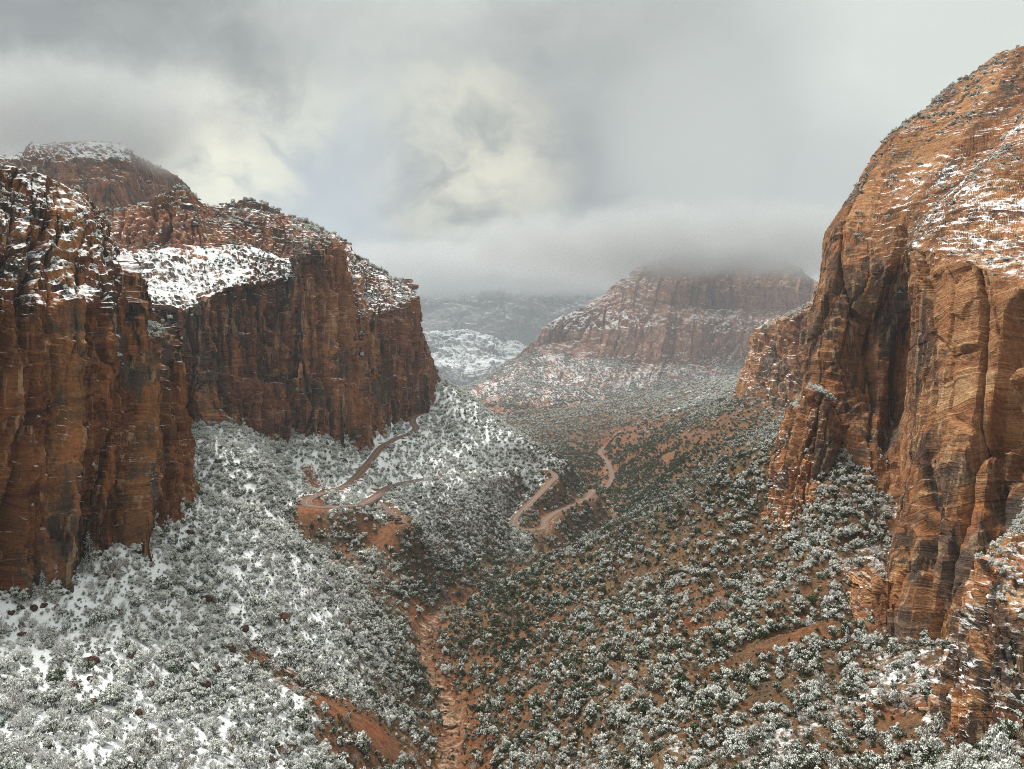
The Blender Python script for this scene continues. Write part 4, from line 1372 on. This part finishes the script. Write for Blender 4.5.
def field(name, P, S, SN, protos, zs=1.3):
    """one mass of shrubs: a cloud of points, each drawing one of the shrubs"""
    n = len(P)
    me = bpy.data.meshes.new(name)
    me.vertices.add(n)
    me.vertices.foreach_set('co', np.ascontiguousarray(P - np.array([0, 0, .1]), np.float32).ravel())
    for nm, typ, arr in (("size", 'FLOAT', S), ("snow", 'FLOAT', SN), ("turn", 'FLOAT', RNG.uniform(0, 6.28, n)), ("pick", 'INT', RNG.integers(0, len(protos), n))):
        at = me.attributes.new(nm, typ, 'POINT')
        at.data.foreach_set('value', np.ascontiguousarray(arr, np.int32 if typ == 'INT' else np.float32))
    o = put(name, me, kind="stuff")
    ng = bpy.data.node_groups.new(name, 'GeometryNodeTree')
    ng.interface.new_socket("Geometry", in_out='INPUT', socket_type='NodeSocketGeometry')
    ng.interface.new_socket("Geometry", in_out='OUTPUT', socket_type='NodeSocketGeometry')
    t = N(ng)
    gi, go = t.add('NodeGroupInput'), t.add('NodeGroupOutput')
    join = t.add('GeometryNodeJoinGeometry')
    for p_ in protos:
        ob = t.add('GeometryNodeObjectInfo')
        ob.transform_space = 'ORIGINAL'
        ob.inputs['Object'].default_value = p_
        ob.inputs['As Instance'].default_value = True
        t.link(ob.outputs['Geometry'], join.inputs[0])

    def named(nm, typ='FLOAT'):
        a = t.add('GeometryNodeInputNamedAttribute')
        a.data_type = typ
        a.inputs['Name'].default_value = nm
        return [q for q in a.outputs if q.enabled and q.name == 'Attribute'][0]

    iop = t.add('GeometryNodeInstanceOnPoints')
    m2p = t.add('GeometryNodeMeshToPoints')
    t.link(gi.outputs[0], m2p.inputs['Mesh'])
    t.link(m2p.outputs[0], iop.inputs['Points'])
    t.link(join.outputs[0], iop.inputs['Instance'])
    iop.inputs['Pick Instance'].default_value = True
    t.link(named('pick', 'INT'), iop.inputs['Instance Index'])
    rot = t.add('ShaderNodeCombineXYZ')
    t.link(named('turn'), rot.inputs[2])
    t.link(rot.outputs[0], iop.inputs['Rotation'])
    sc_ = t.add('ShaderNodeCombineXYZ')
    sz = named('size')
    wd_ = t.math('MULTIPLY', sz, 0.92)
    t.link(wd_, sc_.inputs[0]); t.link(wd_, sc_.inputs[1]); t.link(t.math('MULTIPLY', sz, zs), sc_.inputs[2])
    t.link(sc_.outputs[0], iop.inputs['Scale'])
    t.link(iop.outputs[0], go.inputs[0])
    md = o.modifiers.new("scatter", 'NODES')
    md.node_group = ng
    return o


ps, pt = list(proto_s.values()), list(proto_t.values())
rest = ~single
field("juniper_scrub", VP[rest & ~VT], VS[rest & ~VT], VN[rest & ~VT], ps)
field("bare_brush", VP[rest & VT], VS[rest & VT], VN[rest & VT], pt)
field("ledge_scrub", LP, LS, LN, ps)
# low tufts and frosted brush between the shrubs
gp, gsn, gv, gb, gw = scatter(95, 420, 1.7, lambda p, Y: np.clip(p * 0.5 + 0.22, 0, 0.6))
ok = ~in_cliff(gp)
field("low_brush", gp[ok], RNG.uniform(0.5, 1.3, ok.sum()), np.clip(0.1 + 0.6 * gsn[ok] + RNG.normal(0, .12, ok.sum()), 0, 1), ps + pt)
print("shrubs", len(VP), "ledge", len(LP), "low", ok.sum(), "single", single.sum())


# ---- conifers by the left wall
def conifer(x, y, z, h, label, seed, snow):
    r = np.random.default_rng(seed)
    root = bpy.data.objects.new("conifer_tree", None)
    COL.objects.link(root)
    root.location = (x, y, z)
    root['label'] = label; root['category'] = "conifer"; root['group'] = "conifers at the foot of the rock walls"
    nseg, nr = 8, 10
    V, F = [], []
    for i in range(nr + 1):
        f = i / nr
        rad = 0.026 * h * (1 - f) ** 0.9 + 0.01
        for k in range(nseg):
            a = 2 * math.pi * k / nseg
            V.append((rad * math.cos(a) + 0.01 * h * math.sin(3 * f), rad * math.sin(a), -0.4 + f * (h * 0.97 + 0.4)))
    for i in range(nr):
        for k in range(nseg):
            F.append((i * nseg + k, i * nseg + (k + 1) % nseg, (i + 1) * nseg + (k + 1) % nseg, (i + 1) * nseg + k))
    put("trunk", mesh_from("trunk", np.array(V), np.array(F)), BARK, root)
    VV, FF, UP, TN = [], [], [], []
    nv = 0
    zz = 0.09 * h
    while zz < h * 0.99:
        f = zz / h
        L0 = h * 0.27 * (1 - f) ** 0.8 * r.uniform(0.8, 1.1) + 0.12
        for b in range(int(r.integers(6, 9))):
            a = r.uniform(0, 6.28)
            L = L0 * r.uniform(0.6, 1.15)
            n = max(6, int(26 * L / (h * 0.2)))
            u = np.sqrt(r.uniform(0.02, 1, n))
            side = r.normal(scale=0.22, size=n) * L * (1.15 - u)
            dx, dy = math.cos(a), math.sin(a)
            C = np.stack([dx * u * L - dy * side, dy * u * L + dx * side, zz + 0.12 * L - 0.42 * L * u**1.6 - 0.12 * np.abs(side) + r.normal(scale=.03 * L, size=n)], 1)
            nn = unit(np.array([dx * .35, dy * .35, 1.0]) + r.normal(scale=0.45, size=(n, 3)))
            A = unit(np.cross(nn, r.normal(size=(n, 3)))) * r.uniform(0.10, 0.24, (n, 1)) * h / 9
            B = unit(np.cross(nn, A)) * r.uniform(0.06, 0.14, (n, 1)) * h / 9
            V_, F_ = quads_at(C, A, B)
            VV.append(V_); FF.append(F_ + nv); nv += len(V_)
            UP.append(np.repeat(0.45 + r.normal(scale=.22, size=n) + 0.1 * u, 4)); TN.append(np.repeat(np.clip(r.normal(.4, .2, n), 0, 1), 4))
        zz += h * r.uniform(0.035, 0.055)
    c = put("crown", mesh_from("crown", np.concatenate(VV), np.concatenate(FF), dict(up=np.concatenate(UP), tone=np.concatenate(TN))), LEAF, root)
    c['snow'] = snow


for k, (ax, ay_top, ay_base, Y, lab) in enumerate([
        (89, 530, 572, 238, "tall pointed snow-dusted conifer standing alone against the rusty left wall"),
        (53, 548, 592, 226, "tall narrow snow-dusted conifer rising behind the left clump of conifers"),
        (57, 564, 606, 221, "broad frosted conifer in front of the left clump beneath the fluted wall"),
        (83, 559, 582, 233, "small conifer tucked below the left side of the tall lone conifer"),
        (92, 561, 582, 234, "small conifer tucked below the right side of the tall lone conifer"),
        (43, 570, 606, 218, "leaning frosted conifer at the outer left edge of the clump"),
        (35, 585, 615, 212, "low bushy conifer at the very left of the clump by the wall"),
        (863, 648, 688, 226, "dark frosted conifer beside the block at the foot of the right wall"),
        (846, 352 + 300, 684, 232, "smaller frosted conifer left of the one by the right wall block")]):
    x_, y_, z_ = pix(ax, ay_base, Y)
    z_ = float(sample(TZ, np.array([x_]), np.array([y_]))[0])
    hgt = max(5.0, pix(ax, ay_top, Y)[2] - z_)
    conifer(x_, y_, z_, min(hgt, 17), lab, 300 + k, 0.48 + 0.06 * (k % 3))


# ---- boulders
def boulder_mesh(seed, flat=0.7):
    r = np.random.default_rng(seed)
    import bmesh
    bm = bmesh.new()
    bmesh.ops.create_icosphere(bm, subdivisions=3, radius=0.5)
    co = np.array([v.co[:] for v in bm.verts])
    d = unit(co)
    rad = np.full(len(co), 0.62)
    for q in range(7):     # joint planes cut the block into facets
        nrm_ = unit(r.normal(size=3)); off = r.uniform(0.22, 0.46)
        dp = d @ nrm_
        rad = np.where(dp > 0.05, np.minimum(rad, off / np.maximum(dp, 0.05)), rad)
    co = d * rad[:, None] * np.array([1.15, 0.9, flat])
    co += d * (0.03 * fbm(co[:, 0] * 5 + seed, co[:, 1] * 5, co[:, 2] * 5, 3))[:, None]
    for v, c in zip(bm.verts, co):
        v.co = c
    me = bpy.data.meshes.new("boulder")
    bm.to_mesh(me); bm.free()
    return me


def ground_at(bx, by, lo=90, hi=2500):
    """first place where the sight line through a pixel meets the terrain"""
    Ys = np.exp(np.linspace(math.log(lo), math.log(hi), 1500))
    p1 = np.array(pix(bx, by, 1.0))
    gz = sample(TZ, p1[0] * Ys, Ys)
    hit = np.where(p1[2] * Ys <= gz)[0]
    if not len(hit):
        return None
    Yh = Ys[hit[0]]
    return np.array([p1[0] * Yh, Yh, gz[hit[0]]])


B_RED = [boulder_mesh(400 + i, f) for i, f in enumerate((0.75, 0.6, 0.9))]
B_TAN = [boulder_mesh(420 + i, f) for i, f in enumerate((0.6, 0.5, 0.8))]
for me in B_RED:
    me.materials.append(STONE_RED)
for me in B_TAN:
    me.materials.append(STONE_TAN)


def boulder(bx, by, wpx, meshes, label, group, snow):
    q = ground_at(bx, by)
    if q is None:
        return
    w = wpx * q[1] / FPX
    o = bpy.data.objects.new("boulder", meshes[int(RNG.integers(len(meshes)))])
    COL.objects.link(o)
    o.location = q + np.array([0, 0, 0.18 * w])
    o.scale = (w * RNG.uniform(.9, 1.2), w * RNG.uniform(.8, 1.1), w * RNG.uniform(.8, 1.1))
    o.rotation_euler = (RNG.uniform(-.3, .3), RNG.uniform(-.3, .3), RNG.uniform(0, 6.28))
    o['snow'] = snow
    o['label'] = label; o['category'] = "boulder"; o['group'] = group


LEFT_B = [(75, 691, 15), (92, 703, 9), (131, 657, 10), (160, 704, 13), (196, 675, 12), (107, 727, 8), (20, 693, 7), (93, 662, 12), (92, 680, 9), (285, 752, 16), (272, 762, 13), (170, 748, 10), (205, 688, 10), (215, 672, 12), (118, 615, 14), (205, 602, 13), (282, 621, 14), (245, 632, 9), (70, 714, 6), (140, 715, 10), (255, 762, 12), (125, 766, 11), (52, 750, 8), (232, 652, 12), (345, 757, 13), (305, 765, 9), (150, 687, 9), (178, 660, 8)]
for k, (bx, by, w) in enumerate(sorted(LEFT_B)):
    boulder(bx, by, w * 0.95, B_RED, "dark rust boulder poking from the snowy left slope, %s from the left" % ordinal(k), "dark boulders on the snowy left slope", -0.25)
WASH_B = []
for k in range(64):
    f = RNG.uniform(0, 6.3)
    i = int(f); c0, c1 = CREEK_PX[i], CREEK_PX[i + 1]
    WASH_B.append((c0[0] + (c1[0] - c0[0]) * (f - i) + RNG.normal(0, 9 if f < 4 else 4), c0[1] + (c1[1] - c0[1]) * (f - i) + RNG.normal(0, 3), np.exp(RNG.normal(1.3, 0.5)) * (1.15 if f < 4 else .6)))
WASH_B = [b for b in WASH_B if b[1] < 765]
for k, (bx, by, w) in enumerate(sorted(WASH_B, key=lambda b: -b[1])):
    boulder(bx, by, w, B_TAN, "pale tan boulder in the dry wash, %s going up from the bottom" % ordinal(k), "tan boulders in the dry wash", -0.5)
# blocks fallen from the walls
for nm_, line, n_, ms_, wr in (("rusty left wall", [(10, 612), (60, 592), (112, 566), (160, 548), (192, 524)], 16, B_RED, (4, 9)),
                          ("shelf-topped middle wall", [(205, 440), (260, 436), (310, 428), (345, 416), (395, 402), (432, 390)], 14, B_RED, (3, 6)),
                          ("big right wall", [(855, 665), (885, 690), (920, 705), (940, 730)], 14, B_TAN, (4, 10)),
                          ("buttress", [(765, 552), (795, 564), (822, 530), (850, 512)], 10, B_TAN, (3, 7))):
    lx = np.array(line, float)
    tt = np.sort(RNG.uniform(0, len(line) - 1.001, n_))
    for k, u_ in enumerate(tt):
        i_ = int(u_); q_ = lx[i_] + (lx[i_ + 1] - lx[i_]) * (u_ - i_)
        boulder(q_[0] + RNG.normal(0, 2), q_[1] + abs(RNG.normal(0, 9)) + 2, RNG.uniform(*wr), ms_, "fallen block at the foot of the %s, %s from left" % (nm_, ordinal(k)), "blocks fallen from the " + nm_, 0.0)
for bx, by, w, ms, lab in [(725, 455, 9, B_TAN, "lone cream boulder on the far brown slope below the distant cliff"),
                           (617, 568, 9, B_RED, "orange-brown boulder on the spur crest amid green junipers"),
                           (706, 568, 8, B_RED, "rusty block on the orange slope left of the buttress"),
                           (640, 548, 8, B_RED, "small rusty boulder near the top of the right spur"),
                           (459, 416, 6, B_RED, "red boulder on the snowy hillside above the looping road"),
                           (545, 640, 9, B_RED, "orange boulder low on the right slope near the wash"),
                           (760, 655, 9, B_RED, "rust boulder among junipers in the middle of the orange slope"),
                           (905, 715, 9, B_TAN, "pale block lying below the big right wall"),
                           (890, 702, 7, B_TAN, "smaller pale block by the foot of the right wall")]:
    boulder(bx, by, w, ms, lab, "lone boulders on the slopes", -0.3)


# ---- low cloud round the summits
def cloud_volume(name, centre, radii, dens, seed, nscale):
    m, t = new_mat(name)
    P = t.add('ShaderNodeNewGeometry').outputs['Position']
    tcn = t.add('ShaderNodeTexCoord').outputs['Object']
    r = t.vmath('LENGTH', tcn)
    n = t.noise(P, nscale, 5, 0.62)
    fall = t.smooth(t.math('ADD', r, t.math('MULTIPLY', t.math('SUBTRACT', n, 0.5), 2.2)), 1.0, 0.3)
    fall = t.math('MULTIPLY', fall, t.smooth(r, 1.0, 0.72))
    v = t.add('ShaderNodeVolumePrincipled')
    v.inputs['Color'].default_value = (0.68, 0.70, 0.715, 1)
    v.inputs['Anisotropy'].default_value = 0.1
    t.link(t.math('MULTIPLY', fall, dens), v.inputs['Density'])
    o_ = t.add('ShaderNodeOutputMaterial')
    t.link(v.outputs[0], o_.inputs['Volume'])
    import bmesh
    bm = bmesh.new()
    bmesh.ops.create_icosphere(bm, subdivisions=4, radius=1.0)
    me = bpy.data.meshes.new(name)
    bm.to_mesh(me); bm.free()
    o = put(name, me, m, kind="stuff")
    o.location = centre
    o.scale = radii


cloud_volume("low_cloud", (900, 3600, 470), (1500, 900, 200), 0.005, 1, 0.0055)
cloud_volume("low_cloud", (-500, 6500, 640), (3800, 1000, 270), 0.004, 2, 0.003)
cloud_volume("low_cloud", (-600, 985, 300), (360, 190, 85), 0.012, 3, 0.013)

# ------------------------------------------------------------------ air
def haze():
    m, t = new_mat("haze")
    v = t.add('ShaderNodeVolumePrincipled')
    v.inputs['Color'].default_value = (0.76, 0.83, 0.91, 1)
    v.inputs['Density'].default_value = 0.75e-4
    v.inputs['Anisotropy'].default_value = 0.2
    o = t.add('ShaderNodeOutputMaterial')
    t.link(v.outputs[0], o.inputs['Volume'])
    x0, x1, y0, y1, z0, z1 = -14000, 14000, -300, 16500, -700, 580
    V = [(x, y, z) for x in (x0, x1) for y in (y0, y1) for z in (z0, z1)]
    F = [(0, 1, 3, 2), (4, 6, 7, 5), (0, 4, 5, 1), (2, 3, 7, 6), (0, 2, 6, 4), (1, 5, 7, 3)]
    put("haze", mesh_from("haze", np.array(V, float), np.array(F)), m, kind="stuff")


haze()
